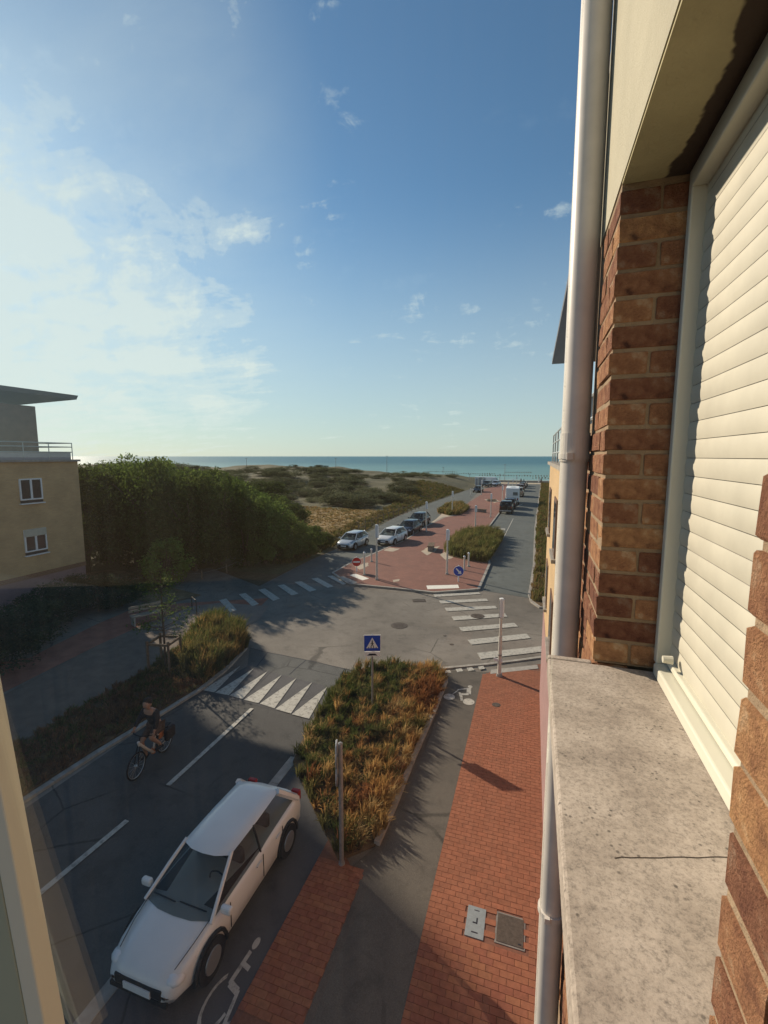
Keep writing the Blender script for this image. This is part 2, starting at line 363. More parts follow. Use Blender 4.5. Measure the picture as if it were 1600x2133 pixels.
M['leaf'] = foliage('leaves_green', [(0.3, (0.050, 0.080, 0.018)), (0.5, (0.090, 0.130, 0.030)), (0.72, (0.150, 0.180, 0.050))], 0.5, 0.38)
M['leaf_bright'] = foliage('leaves_fresh_green', [(0.3, (0.10, 0.18, 0.03)), (0.7, (0.20, 0.30, 0.06))], 0.9, 0.1)
M['leaf_grey'] = foliage('leaves_dune_scrub', [(0.3, (0.060, 0.070, 0.036)), (0.5, (0.105, 0.115, 0.058)), (0.72, (0.165, 0.165, 0.09))], 0.25, 0.25)
M['leaf_dark'] = foliage('leaves_hedge', [(0.3, (0.032, 0.050, 0.026)), (0.7, (0.085, 0.11, 0.055))], 1.5, 0.2)
M['grass'] = foliage('grass_blades', [(0.3, (0.9, 0.9, 0.9)), (0.7, (1.1, 1.1, 1.1))], 1.2, 0.0, attr=True)
M['bark'] = mat('bark', (0.09, 0.065, 0.045), 0.95, 0.3, 14, 0.5, 50)
# brick-texture walls seen from afar
def brick_wall_mat(name, c1, c2, mo, ax='YZ', w=0.22, h=0.075):
    m = bpy.data.materials.new(name); m.use_nodes = True; n, l = m.node_tree.nodes, m.node_tree.links
    b = n['Principled BSDF']; b.inputs['Roughness'].default_value = 0.9
    g = n.new('ShaderNodeNewGeometry'); s = n.new('ShaderNodeSeparateXYZ'); l.new(g.outputs['Position'], s.inputs[0])
    ad = N(n, 'ShaderNodeMath', operation='ADD'); l.new(s.outputs[0], ad.inputs[0]); l.new(s.outputs[1], ad.inputs[1])
    c = n.new('ShaderNodeCombineXYZ'); l.new(ad.outputs[0], c.inputs[0]); l.new(s.outputs[2], c.inputs[1])
    br = N(n, 'ShaderNodeTexBrick', i_Scale=1.0); br.inputs['Color1'].default_value = (*c1, 1); br.inputs['Color2'].default_value = (*c2, 1)
    br.inputs['Mortar'].default_value = (*mo, 1); br.inputs['Mortar Size'].default_value = 0.008; br.inputs['Brick Width'].default_value = w; br.inputs['Row Height'].default_value = h
    l.new(c.outputs[0], br.inputs['Vector'])
    a = N(n, 'ShaderNodeTexNoise', i_Scale=1.1, i_Detail=6.0); l.new(g.outputs['Position'], a.inputs['Vector'])
    r = ramp(n, [(0.3, 0.88), (0.7, 1.1)]); l.new(a.outputs['Fac'], r.inputs[0])
    m1 = N(n, 'ShaderNodeMixRGB', blend_type='MULTIPLY', i_0=1.0); l.new(br.outputs[0], m1.inputs[1]); l.new(r.outputs[0], m1.inputs[2])
    l.new(m1.outputs[0], b.inputs['Base Color'])
    bp = N(n, 'ShaderNodeBump', i_Strength=0.4, i_Distance=0.01); l.new(br.outputs['Fac'], bp.inputs['Height']); bp.invert = True; l.new(bp.outputs[0], b.inputs['Normal'])
    return m
M['yellow'] = brick_wall_mat('yellow_brick', (0.58, 0.39, 0.19), (0.52, 0.34, 0.165), (0.48, 0.36, 0.23))
M['redwall'] = brick_wall_mat('red_brick_wall', (0.26, 0.115, 0.065), (0.20, 0.085, 0.05), (0.30, 0.23, 0.15))
def sill_mat():
    m = bpy.data.materials.new('cast_stone_sill'); m.use_nodes = True; n, l = m.node_tree.nodes, m.node_tree.links
    b = n['Principled BSDF']; b.inputs['Roughness'].default_value = 0.92
    g = n.new('ShaderNodeNewGeometry')
    a = N(n, 'ShaderNodeTexNoise', i_Scale=7.0, i_Detail=10.0, i_Roughness=0.72); l.new(g.outputs['Position'], a.inputs['Vector'])
    r = ramp(n, [(0.34, (0.25, 0.205, 0.165)), (0.46, (0.34, 0.285, 0.23)), (0.62, (0.43, 0.365, 0.30))]); l.new(a.outputs['Fac'], r.inputs[0])
    f = N(n, 'ShaderNodeTexNoise', i_Scale=130.0, i_Detail=3.0, i_Roughness=0.8); l.new(g.outputs['Position'], f.inputs['Vector'])
    rf = ramp(n, [(0.33, 0.62), (0.5, 1.0), (0.72, 1.2)]); l.new(f.outputs['Fac'], rf.inputs[0])
    v = N(n, 'ShaderNodeTexVoronoi', i_Scale=70.0); l.new(g.outputs['Position'], v.inputs['Vector'])
    rv = ramp(n, [(0.12, 0.35), (0.26, 1.0)]); l.new(v.outputs['Distance'], rv.inputs[0])
    k = N(n, 'ShaderNodeTexNoise', i_Scale=11.0, i_Detail=2.0); l.new(g.outputs['Position'], k.inputs['Vector'])
    rk = ramp(n, [(0.46, 0.0), (0.60, 0.95)]); l.new(k.outputs['Fac'], rk.inputs[0])
    m1 = N(n, 'ShaderNodeMixRGB', blend_type='MULTIPLY', i_0=1.0); l.new(r.outputs[0], m1.inputs[1]); l.new(rf.outputs[0], m1.inputs[2])
    m2 = N(n, 'ShaderNodeMixRGB', blend_type='MULTIPLY'); l.new(rk.outputs[0], m2.inputs[0]); l.new(m1.outputs[0], m2.inputs[1]); l.new(rv.outputs[0], m2.inputs[2])
    l.new(m2.outputs[0], b.inputs['Base Color'])
    bp = N(n, 'ShaderNodeBump', i_Strength=0.25, i_Distance=0.002); l.new(f.outputs['Fac'], bp.inputs['Height']); l.new(bp.outputs[0], b.inputs['Normal'])
    return m
M['sill'] = sill_mat()
def soffit_shade_mat():
    m = mat('lintel_shade', (0.38, 0.33, 0.19), 0.92, 0.12, 5, 0.35, 90)
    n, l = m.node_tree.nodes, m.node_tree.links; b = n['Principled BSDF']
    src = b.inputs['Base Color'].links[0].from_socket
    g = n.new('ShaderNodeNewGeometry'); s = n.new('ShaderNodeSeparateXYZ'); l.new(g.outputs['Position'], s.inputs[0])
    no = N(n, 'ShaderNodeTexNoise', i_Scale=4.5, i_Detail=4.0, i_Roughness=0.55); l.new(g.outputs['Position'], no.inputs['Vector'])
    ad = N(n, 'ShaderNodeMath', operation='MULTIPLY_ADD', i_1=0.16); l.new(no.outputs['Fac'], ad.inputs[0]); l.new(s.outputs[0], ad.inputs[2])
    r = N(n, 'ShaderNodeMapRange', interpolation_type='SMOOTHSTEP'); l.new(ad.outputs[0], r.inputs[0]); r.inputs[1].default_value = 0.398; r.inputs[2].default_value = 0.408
    mm = N(n, 'ShaderNodeMixRGB'); l.new(r.outputs[0], mm.inputs[0]); l.new(src, mm.inputs[1]); mm.inputs[2].default_value = (0.055, 0.038, 0.028, 1)  # shade on the inner soffit, mixed into the colour as dark brown
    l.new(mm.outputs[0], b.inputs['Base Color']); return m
M['lintel'] = soffit_shade_mat()

def carpaint(name, col, metal=0.2):
    return mat(name, col, rough=0.3, var=0.04, scale=2, spec=0.5, metal=metal, coat=0.6)
P_silver = carpaint('paint_silver', (0.55, 0.57, 0.58), 0.35); P_white = carpaint('paint_white', (0.72, 0.72, 0.70), 0)
P_navy = carpaint('paint_dark_blue', (0.018, 0.026, 0.045)); P_black = carpaint('paint_black', (0.012, 0.013, 0.016))
P_green = carpaint('paint_grey_green', (0.05, 0.065, 0.06)); P_red = carpaint('paint_dark_red', (0.14, 0.04, 0.03)); P_beige = carpaint('paint_beige', (0.35, 0.25, 0.18))
M['chrome'] = mat('lamp_lens', (0.75, 0.76, 0.76), 0.15, 0.02, 3, spec=0.8)
M['grille'] = mat('black_grille', (0.02, 0.02, 0.02), 0.5, 0.1, 20)
M['tail'] = mat('tail_lamp_red', (0.30, 0.01, 0.01), 0.25, 0.05, 5)
M['rim'] = mat('alloy_rim', (0.42, 0.42, 0.42), 0.35, 0.05, 5, metal=0.7)

# ------------------------------------------------------------------ terrain, sea, roads
LE = [(-30.0, 20.0), (-22.5, 27.5)] + gp([(540, 1220), (650, 1164), (701, 1143), (822, 1078), (890, 1050), (987, 1016)])
def left_edge(y):            # x of the left kerb of the outgoing carriageway
    for (x0, y0), (x1, y1) in zip(LE, LE[1:]):
        if y <= y1: return x0 + (x1 - x0) * max(0, (y - y0)) / (y1 - y0)
    return LE[-1][0]
def smooth(t): t = max(0, min(1, t)); return t * t * (3 - 2 * t)
def dune_h(x, y):
    d = left_edge(y) - x - 0.6
    if d < -1: return -0.4
    r = smooth(d / 11)
    n = noise.fractal(Vector((x * 0.045, y * 0.045, 3.1)), 1.0, 2.0, 4) * 0.9 + 0.35
    n2 = noise.noise(Vector((x * 0.16, y * 0.16, 8)))
    far = smooth((y - 70) / 35)
    left = smooth((-x - 34) / 40)
    h = r * (0.25 + 1.55 * far + 1.8 * left * smooth((y - 30) / 40)) + r * n * (0.25 + 0.45 * far + 0.8 * left) + r * n2 * 0.25
    bank = 0.35 * smooth(d / 3) * smooth((9 - d) / 5) * smooth((y - 36) / 16)          # grassy bank beside the road
    h += bank
    h *= 1 - smooth((y - 150) / 32)
    return max(h, 0.0) - 0.04 + min(0, (182 - y)) * 0.02 * smooth((y - 170) / 10)
xs = [-340 + i * 3.0 for i in range(80)] + [-100 + i * 1.0 for i in range(88)]
ys = [14 + j * 1.25 for j in range(140)]
mb = MB()
mb.v = [(x, y, dune_h(x, y)) for y in ys for x in xs]
nx = len(xs)
mb.f = [(j * nx + i, j * nx + i + 1, (j + 1) * nx + i + 1, (j + 1) * nx + i) for j in range(len(ys) - 1) for i in range(nx - 1)
        if dune_h(xs[i], ys[j]) > -0.3 or dune_h(xs[i + 1], ys[j + 1]) > -0.3 or dune_h(xs[i], ys[j + 1]) > -0.3]
def dune_mat():
    m = bpy.data.materials.new('dune_grass_and_sand'); m.use_nodes = True; n, l = m.node_tree.nodes, m.node_tree.links
    b = n['Principled BSDF']; b.inputs['Roughness'].default_value = 0.95
    g = n.new('ShaderNodeNewGeometry')
    a = N(n, 'ShaderNodeTexNoise', i_Scale=0.12, i_Detail=8.0, i_Roughness=0.62); l.new(g.outputs['Position'], a.inputs['Vector'])
    r = ramp(n, [(0.34, (0.060, 0.062, 0.026)), (0.46, (0.10, 0.090, 0.038)), (0.72, (0.115, 0.10, 0.046)), (0.97, (0.2, 0.16, 0.09))]); l.new(a.outputs['Fac'], r.inputs[0])
    f = N(n, 'ShaderNodeTexNoise', i_Scale=3.0, i_Detail=8.0, i_Roughness=0.75); l.new(g.outputs['Position'], f.inputs['Vector'])
    rf = ramp(n, [(0.3, 0.6), (0.7, 1.3)]); l.new(f.outputs['Fac'], rf.inputs[0])
    m1 = N(n, 'ShaderNodeMixRGB', blend_type='MULTIPLY', i_0=1.0); l.new(r.outputs[0], m1.inputs[1]); l.new(rf.outputs[0], m1.inputs[2])
    l.new(m1.outputs[0], b.inputs['Base Color'])
    bp = N(n, 'ShaderNodeBump', i_Strength=0.8, i_Distance=0.15); l.new(f.outputs['Fac'], bp.inputs['Height']); l.new(bp.outputs[0], b.inputs['Normal'])
    return m
M['dune'] = dune_mat()
mdx = [-48 + i * 0.8 for i in range(40)]; mdy = [39 + j * 0.8 for j in range(34)]
md = MB(); md.v = [(x, y, dune_h(x, y) + 0.03) for y in mdy for x in mdx]
md.f = [(j * 40 + i, j * 40 + i + 1, (j + 1) * 40 + i + 1, (j + 1) * 40 + i) for j in range(33) for i in range(39) if left_edge(mdy[j]) - mdx[i] > 3.0 + noise.noise(Vector((mdx[i] * .3, mdy[j] * .3, 1))) and mdy[j] < 61 + 3 * noise.noise(Vector((mdx[i] * .1, 4, 1)))]
md.build('meadow', mat('dry_meadow', (0.25, 0.165, 0.065), 0.95, 0.25, 0.5, 0.6, 9), kind='structure', smooth=True)
mb.build('dune_terrain', M['dune'], kind='structure', smooth=True)
MB().sheet([(-4000, -4000), (4000, -4000), (4000, 150), (-4000, 150)], -0.09).build('ground', M['soil'], kind='structure')
b = MB(); b.add([(-3000, 148, -0.11), (3000, 148, -0.11), (3000, 190, -1.3), (-3000, 190, -1.3), (3000, 232, -4.0), (-3000, 232, -4.0)], [(0, 1, 2, 3), (3, 2, 4, 5)])
b.build('beach', M['sand'], kind='structure')
def sea_mat():
    m = bpy.data.materials.new('sea_water'); m.use_nodes = True; n, l = m.node_tree.nodes, m.node_tree.links
    b = n['Principled BSDF']; b.inputs['Roughness'].default_value = 0.45; b.inputs['Specular IOR Level'].default_value = 0.35
    g = n.new('ShaderNodeNewGeometry'); s = n.new('ShaderNodeSeparateXYZ'); l.new(g.outputs['Position'], s.inputs[0])
    mp = N(n, 'ShaderNodeMapping'); mp.inputs['Scale'].default_value = (0.02, 0.12, 1); l.new(g.outputs['Position'], mp.inputs['Vector'])
    w = N(n, 'ShaderNodeTexNoise', i_Scale=1.0, i_Detail=6.0, i_Roughness=0.6); l.new(mp.outputs[0], w.inputs['Vector'])
    near = N(n, 'ShaderNodeMapRange', interpolation_type='SMOOTHSTEP'); l.new(s.outputs[1], near.inputs[0]); near.inputs[1].default_value = 215; near.inputs[2].default_value = 900
    c = N(n, 'ShaderNodeMixRGB'); l.new(near.outputs[0], c.inputs[0]); c.inputs[1].default_value = (0.15, 0.30, 0.28, 1); c.inputs[2].default_value = (0.022, 0.135, 0.17, 1)
    r = ramp(n, [(0.35, 0.82), (0.65, 1.2)]); l.new(w.outputs['Fac'], r.inputs[0])
    m1 = N(n, 'ShaderNodeMixRGB', blend_type='MULTIPLY', i_0=1.0); l.new(c.outputs[0], m1.inputs[1]); l.new(r.outputs[0], m1.inputs[2])
    # breaking foam lines close to the shore
    mp2 = N(n, 'ShaderNodeMapping'); mp2.inputs['Scale'].default_value = (0.012, 0.10, 1); l.new(g.outputs['Position'], mp2.inputs['Vector'])
    fo = N(n, 'ShaderNodeTexNoise', i_Scale=1.0, i_Detail=7.0, i_Roughness=0.7); l.new(mp2.outputs[0], fo.inputs['Vector'])
    fn = N(n, 'ShaderNodeMapRange'); l.new(s.outputs[1], fn.inputs[0]); fn.inputs[1].default_value = 212; fn.inputs[2].default_value = 300; fn.inputs[3].default_value = 0.16; fn.inputs[4].default_value = -0.06
    fa = N(n, 'ShaderNodeMath', operation='ADD'); l.new(fo.outputs['Fac'], fa.inputs[0]); l.new(fn.outputs[0], fa.inputs[1])
    rr = ramp(n, [(0.60, 0.0), (0.68, 0.85)]); l.new(fa.outputs[0], rr.inputs[0])
    m2 = N(n, 'ShaderNodeMixRGB'); l.new(rr.outputs[0], m2.inputs[0]); l.new(m1.outputs[0], m2.inputs[1]); m2.inputs[2].default_value = (0.55, 0.58, 0.55, 1)
    l.new(m2.outputs[0], b.inputs['Base Color'])
    bp = N(n, 'ShaderNodeBump', i_Strength=0.6, i_Distance=0.6); l.new(w.outputs['Fac'], bp.inputs['Height']); l.new(bp.outputs[0], b.inputs['Normal'])
    return m
M['sea'] = sea_mat()
MB().sheet([(-60000, 205), (60000, 205), (60000, 62000), (-60000, 62000)], -3.2).build('sea', M['sea'], kind='structure')

# road surfaces: sheets a few mm above each other
MB().sheet([(-60, -20), (12, -20), (60, 15), (60, 30), (6, 27), (6, 150), (-22, 150)] + [(x + 0.0, y) for x, y in LE[::-1]] + [(-60, 18)], -0.03).build('road', M['asphalt'], kind='structure')
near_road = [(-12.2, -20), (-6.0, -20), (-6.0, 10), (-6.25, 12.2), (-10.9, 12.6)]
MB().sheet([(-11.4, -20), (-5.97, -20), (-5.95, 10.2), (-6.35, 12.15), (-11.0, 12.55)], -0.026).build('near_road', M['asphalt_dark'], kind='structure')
hump = gp(z3([(630, 738), (1275, 905), (1500, 740), (900, 590)]))
MB().sheet(hump, -0.022).build('speed_table', M['asphalt_bay'], kind='structure')
hump2 = gp(z3([(900, 590), (1500, 740), (1580, 632), (1250, 552), (1020, 508), (915, 480)]))
MB().sheet(hump2, -0.024).build('road_patch', asphalt('asphalt_patch', (0.115, 0.113, 0.105), 0.1), kind='structure')
sea_road = gp([(997, 1228), (1108, 1246), (1120, 1160), (1124, 1060), (1130, 1008), (1062, 1008), (1040, 1070), (1009, 1109), (1020, 1174)])
MB().sheet(sea_road, -0.022).build('sea_road', M['asphalt_green'], kind='structure')
out_road = gp([(560, 1212), (650, 1164), (701, 1143), (822, 1078), (890, 1050), (987, 1016), (1003, 1018), (973, 1049), (925, 1078), (842, 1126), (763, 1160), (693, 1193), (727, 1215)])
MB().sheet(out_road, -0.024).build('outgoing_road', M['asphalt_green'], kind='structure')
# seams in the asphalt
def strip(pts, w, z, name, m, **kw):
    mbs = MB()
    for (x0, y0), (x1, y1) in zip(pts, pts[1:]):
        d = Vector((x1 - x0, y1 - y0)); n_ = Vector((-d.y, d.x)).normalized() * w / 2
        mbs.add([(x0 + n_.x, y0 + n_.y, z), (x0 - n_.x, y0 - n_.y, z), (x1 - n_.x, y1 - n_.y, z), (x1 + n_.x, y1 + n_.y, z)], [(0, 1, 2, 3)])
    return mbs.build(name, m, **kw)
seam = thing('asphalt_seams', 'dark tar seams and cracks crossing the junction asphalt before the speed table', 'road seams', (-9, 14, -0.02))
def jag(p, k, a):
    out = []
    for (x0, y0), (x1, y1) in zip(p, p[1:]):
        for i in range(k): t = i / k; out.append((x0 + (x1 - x0) * t + random.uniform(-a, a), y0 + (y1 - y0) * t + random.uniform(-a, a)))
    return out + [p[-1]]
for line in ([(915, 480), (1020, 508), (1250, 552), (1480, 605), (1600, 632)], [(1250, 552), (1150, 640)], [(1020, 508), (960, 590)], [(1480, 605), (1455, 650)]):
    strip(jag(gp(z3(line)), 6, 0.015), 0.03, -0.0195, 'seam', M['dark'], parent=seam)

# ------------------------------------------------------------------ painted markings
def marking(pts, name, label, cat, m='road_paint', z=-0.006, group=None):
    cx = sum(p[0] for p in pts) / len(pts); cy = sum(p[1] for p in pts) / len(pts)
    return single(MB().sheet(pts, z), name, M[m], label, cat, (cx, cy, z), group)
zr = [[(735, 895), (1010, 883), (1022, 893), (745, 911)], [(768, 933), (1055, 921), (1070, 935), (782, 951)], [(803, 977), (1110, 964), (1122, 980), (818, 998)],
      [(845, 1030), (1170, 1010), (1185, 1030), (860, 1053)], [(890, 1095), (1225, 1068), (1250, 1090), (908, 1120)], [(942, 1170), (1300, 1133), (1325, 1160), (965, 1200)],
      [(1000, 1250), (1400, 1208), (1430, 1238), (1022, 1287)]]
ordn = ['nearest the red island', 'second from the red island', 'third from the red island', 'crossed by a round manhole cover', 'fifth from the red island', 'second from the brick pavement', 'nearest the brick pavement']
for p, o_ in zip(zr, ordn):
    marking(gp(z1(p)), 'crossing_stripe', 'worn white zebra stripe of the right-hand crossing, ' + o_, 'zebra stripe', group='stripes of the right-hand zebra crossing')
zl = [[(733, 200), (775, 190), (838, 258), (798, 270)], [(850, 165), (890, 157), (970, 222), (930, 235)], [(965, 138), (1005, 130), (1095, 190), (1055, 205)],
      [(1080, 112), (1120, 106), (1205, 160), (1165, 173)], [(1180, 92), (1222, 87), (1312, 138), (1272, 150)], [(1282, 72), (1320, 66), (1415, 118), (1378, 126)],
      [(1375, 56), (1410, 53), (1505, 98), (1470, 108)]]
ordn = ['leftmost, touching the pale pavement', 'second from the left', 'third from the left', 'the middle one', 'third from the island', 'second from the island', 'closest to the red island tip']
for p, o_ in zip(zl, ordn):
    marking(gp(z3(p)), 'crossing_stripe', 'white zebra stripe of the left-hand crossing, ' + o_, 'zebra stripe', 'faint_mark' if 0 else 'road_paint', group='stripes of the left-hand zebra crossing')
tri = [((635, 735), (705, 748), (860, 590)), ((708, 750), (790, 765), (940, 605)), ((795, 767), (872, 788), (1022, 622)), ((880, 792), (968, 812), (1105, 645)),
       ((975, 815), (1062, 843), (1193, 663)), ((1068, 847), (1160, 874), (1287, 688)), ((1165, 878), (1268, 905), (1378, 713))]
ordn = ['leftmost, at the left kerb', 'second from the left kerb', 'third from the left kerb', 'the middle one of seven', 'third from the grass bed', 'second from the grass bed', 'nearest the grass bed']
for p, o_ in zip(tri, ordn):
    marking(gp(z3(p)), 'hump_triangle', 'white triangle marking the ramp of the speed table, ' + o_, 'road triangle', group='white triangles on the speed table ramp')
def dash(a, b, w, label):
    A, B = Vector(on_ground(*a)[:2]), Vector(on_ground(*b)[:2]); d = (B - A).normalized(); n_ = Vector((-d.y, d.x)) * w / 2
    marking([tuple(A + n_), tuple(A - n_), tuple(B - n_), tuple(B + n_)], 'centre_line', label, 'road line', 'road_paint', group='dashes of the centre line')
dash((525, 1475), (350, 1635), 0.13, 'white centre line dash starting just before the triangles')
dash((265, 1708), (68, 1872), 0.13, 'white centre line dash lower left, in the shade beside the parked white car')
cd = [[(800, 1360), (835, 1357), (845, 1370), (808, 1378)], [(870, 1350), (905, 1346), (917, 1362), (880, 1370)], [(937, 1343), (970, 1340), (985, 1357), (947, 1362)], [(1005, 1336), (1038, 1331), (1050, 1348), (1015, 1354)]]
for p, o_ in zip(cd, ['closest to the grass bed', 'second from the grass bed', 'second from the brick pavement', 'closest to the brick pavement']):
    marking(gp(z1(p)), 'cycle_dash', 'small white square closing the cycle path, ' + o_, 'road dash', z=0.012, group='white squares across the cycle path end')

def kerb(name, pts, w, top, m='concrete', step=1.0, label=None, z0=-0.09, closed=False):
    root = bpy.data.objects.new(name, None); COL.objects.link(root); root.location = (pts[0][0], pts[0][1], 0); root['kind'] = 'structure'
    if closed: pts = pts + [pts[0]]
    for (x0, y0), (x1, y1) in zip(pts, pts[1:]):
        L = math.hypot(x1 - x0, y1 - y0); k = max(1, round(L / step)); a = math.atan2(y1 - y0, x1 - x0)
        for i in range(k):
            t = (i + .5) / k
            MB().box((x0 + (x1 - x0) * t, y0 + (y1 - y0) * t, (z0 + top) / 2 + random.uniform(-.004, .004)), (L / k - 0.012, w, top - z0), a).build('kerb_stone', M[m], root)
    return root

# pavement by the building: red pavers, cycle path, paved strip, parking bay
PZ = 0.0
MB().sheet([(-2.88, -20), (-1.53, -20), (-1.53, 15.5), (-1.32, 17.0), (-3.15, 16.6), (-2.78, 15.8), (-2.88, 8.2), (-3.2, 7.6), (-2.88, 7.2)], 0.006).build('cycle_path', M['asphalt_path'], kind='structure')
walk = MB().sheet([(-1.53, -20), (0.6, -20), (0.6, 18.4), (-1.32, 17.0), (-1.53, 15.2)], 0.002).build('footpath', M['joint'], kind='structure')
walk2 = MB().sheet([(-3.9, -20), (-2.88, -20), (-2.88, 7.3), (-3.3, 7.75), (-3.9, 8.1)], 0.002).build('paved_strip', M['joint'], kind='structure')
MB().sheet([(-5.97, -20), (-3.9, -20), (-3.9, 8.1), (-4.6, 9.6), (-5.6, 11.0), (-5.95, 10.5)], -0.018).build('parking_bay', M['asphalt_bay'], kind='structure')
# pavers
def paver_me(nm, j):
    s = MB(); x, y = 0.1088, 0.0538
    r_ = 0.0025; t = 0.012
    vs = [(-x, -y, 0), (x, -y, 0), (x, y, 0), (-x, y, 0), (-x + r_, -y + r_, t), (x - r_, -y + r_, t + j), (x - r_, y - r_, t), (-x + r_, y - r_, t - j * .5)]
    s.add(vs, [(0, 1, 5, 4), (1, 2, 6, 5), (2, 3, 7, 6), (3, 0, 4, 7), (4, 5, 6, 7)]); return s
pms = [paver_me('brick_paver', j).mesh('brick_paver', M['paver']) for j in (0, 0.0015, -0.0015)]
spots = []
def right_limit(y): return 0.62
for x0, x1, ya, yb, par in ((-1.53, 0.62, 4.4, 17.6, walk), (-3.9, -2.88, 4.4, 7.6, walk2)):
    j = 0; y = ya
    while y < yb:
        x = x0 - (0.11 if j % 2 else 0.0)
        while x < x1 - 0.02:
            a_, b_ = max(x, x0), min(x + 0.22, x1); c_ = (a_ + b_) / 2
            ok = b_ - a_ > 0.03 and not (-0.84 < c_ < -0.50 and 7.00 < y < 7.58) and not (-0.34 < c_ < 0.18 and 7.04 < y < 7.62)
            if par is walk and y > 16.75 + (c_ + 1.53) * 0.68: ok = False
            if ok: spots.append((c_, y, par, (b_ - a_) / 0.22))
            x += 0.22
        y += 0.11; j += 1
spots.sort(key=lambda s: math.hypot(s[0], s[1]))
vis = [s for s in spots if s[1] > 4.9]
rest = {walk: MB(), walk2: MB()}
for k in rest: rest[k].c = []
cnt = {walk: 0, walk2: 0}
for x, y, par, w_ in vis:
    if cnt[par] < (190 if par is walk else 110):
        o = rawmesh('paver', random.choice(pms), par, (x, y, 0.002)); o.rotation_euler = (random.uniform(-.004, .004), random.uniform(-.004, .004), random.uniform(-.005, .005)); o.scale = (w_, 1, 1); cnt[par] += 1
    else:
        s = paver_me('p', random.choice((0, .0015, -.0015))); m_ = rest[par]
        m_.add([(a * w_ + x, b_ + y, c + 0.002) for a, b_, c in s.v], s.f)
        t = random.uniform(0.92, 1.08); m_.c += [(t * random.uniform(.98, 1.02), t, t)] * len(s.v)
for k in rest:
    if rest[k].v: rest[k].build('paver_field', M['paver_far'], k, kind='stuff')
kerb('road_kerb', [(-5.96, -2), (-5.96, 4), (-5.94, 10.3)], 0.24, -0.008)
kerb('pavement_kerb', gp([(918, 1392), (1020, 1383), (1135, 1368)]), 0.14, 0.02)
kerb('left_road_kerb', gp([(-200, 1830), (0, 1700), (200, 1570), (417, 1437), (470, 1395), (512, 1350)]), 0.16, 0.05)
tact = gp(z1([(1085, 1352), (1365, 1322), (1372, 1345), (1080, 1378)]), 0.02)
marking(tact, 'tactile_strip', 'pale tactile slab strip across the red pavement before the right zebra crossing', 'tactile paving', 'tactile', z=0.0175)

# cycle symbol on the path
def sym(name, label, cat, origin, ux, uy, parts, m, z, mats=None):
    mbs = MB(); i = 0
    for pts in parts:
        mbs.sheet([(origin[0] + ux[0] * a + uy[0] * b_, origin[1] + ux[1] * a + uy[1] * b_) for a, b_ in pts], z + 0.0006 * i); i += 1
    return single(mbs, name, M[m], label, cat, (origin[0], origin[1], z))
def disc(cx, cy, r, n=20): return [(cx + r * math.cos(2 * math.pi * i / n), cy + r * math.sin(2 * math.pi * i / n)) for i in range(n)]
def seg(a, b, w):
    d = Vector((b[0] - a[0], b[1] - a[1])).normalized(); n_ = Vector((-d.y, d.x)) * w / 2
    return [(a[0] + n_.x, a[1] + n_.y), (a[0] - n_.x, a[1] - n_.y), (b[0] - n_.x, b[1] - n_.y), (b[0] + n_.x, b[1] + n_.y)]
def arc(cx, cy, r, a0, a1, w, n=14):
    o_ = [(cx + (r + w / 2) * math.cos(R(a0 + (a1 - a0) * i / n)), cy + (r + w / 2) * math.sin(R(a0 + (a1 - a0) * i / n))) for i in range(n + 1)]
    i_ = [(cx + (r - w / 2) * math.cos(R(a0 + (a1 - a0) * i / n)), cy + (r - w / 2) * math.sin(R(a0 + (a1 - a0) * i / n))) for i in range(n + 1)]
    return o_ + i_[::-1]
bike = [disc(-0.37, 0.2, 0.21), disc(0.37, 0.12, 0.21), disc(0.22, 1.17, 0.09), seg((0.2, 1.05), (0.27, 0.62), 0.17), seg((0.17, 1.0), (-0.2, 0.78), 0.07), seg((0.27, 0.6), (0.0, 0.52), 0.12),
        seg((0.0, 0.52), (0.12, 0.1), 0.09), seg((-0.08, 0.62), (0.05, 0.3), 0.07), seg((-0.16, 0.74), (-0.3, 0.4), 0.04)]
bo = on_ground(954, 1462)
sym('cycle_symbol', 'white painted bicycle and rider symbol on the grey cycle path', 'road symbol', (bo.x, bo.y), (0.92, -0.05), (0.05, 0.98), bike, 'road_paint', 0.012)
isa = [disc(0.12, 1.62, 0.13), seg((0.08, 1.45), (-0.02, 0.8), 0.16), seg((0.05, 1.2), (0.42, 1.15), 0.1), seg((-0.02, 0.82), (0.45, 0.74), 0.14), seg((0.45, 0.76), (0.62, 0.2), 0.13), seg((0.58, 0.2), (0.85, 0.28), 0.1), arc(-0.02, 0.5, 0.48, 120, 345, 0.1)]
sym('wheelchair_symbol', 'large faded wheelchair symbol painted in the dark bay right of the white car', 'road symbol', (-4.22, 4.5), (0.40, 0), (0.0, 0.80), isa, 'road_paint', -0.012)
sym('wheelchair_symbol', 'small wheelchair symbol, a window reflection painted on the road beside the white car', 'road symbol', (-6.55, 7.7), (0.34, 0.03), (-0.03, 0.36), isa, 'faint_mark', -0.012)  # reflection in the window glass, drawn as a flat mark on the road

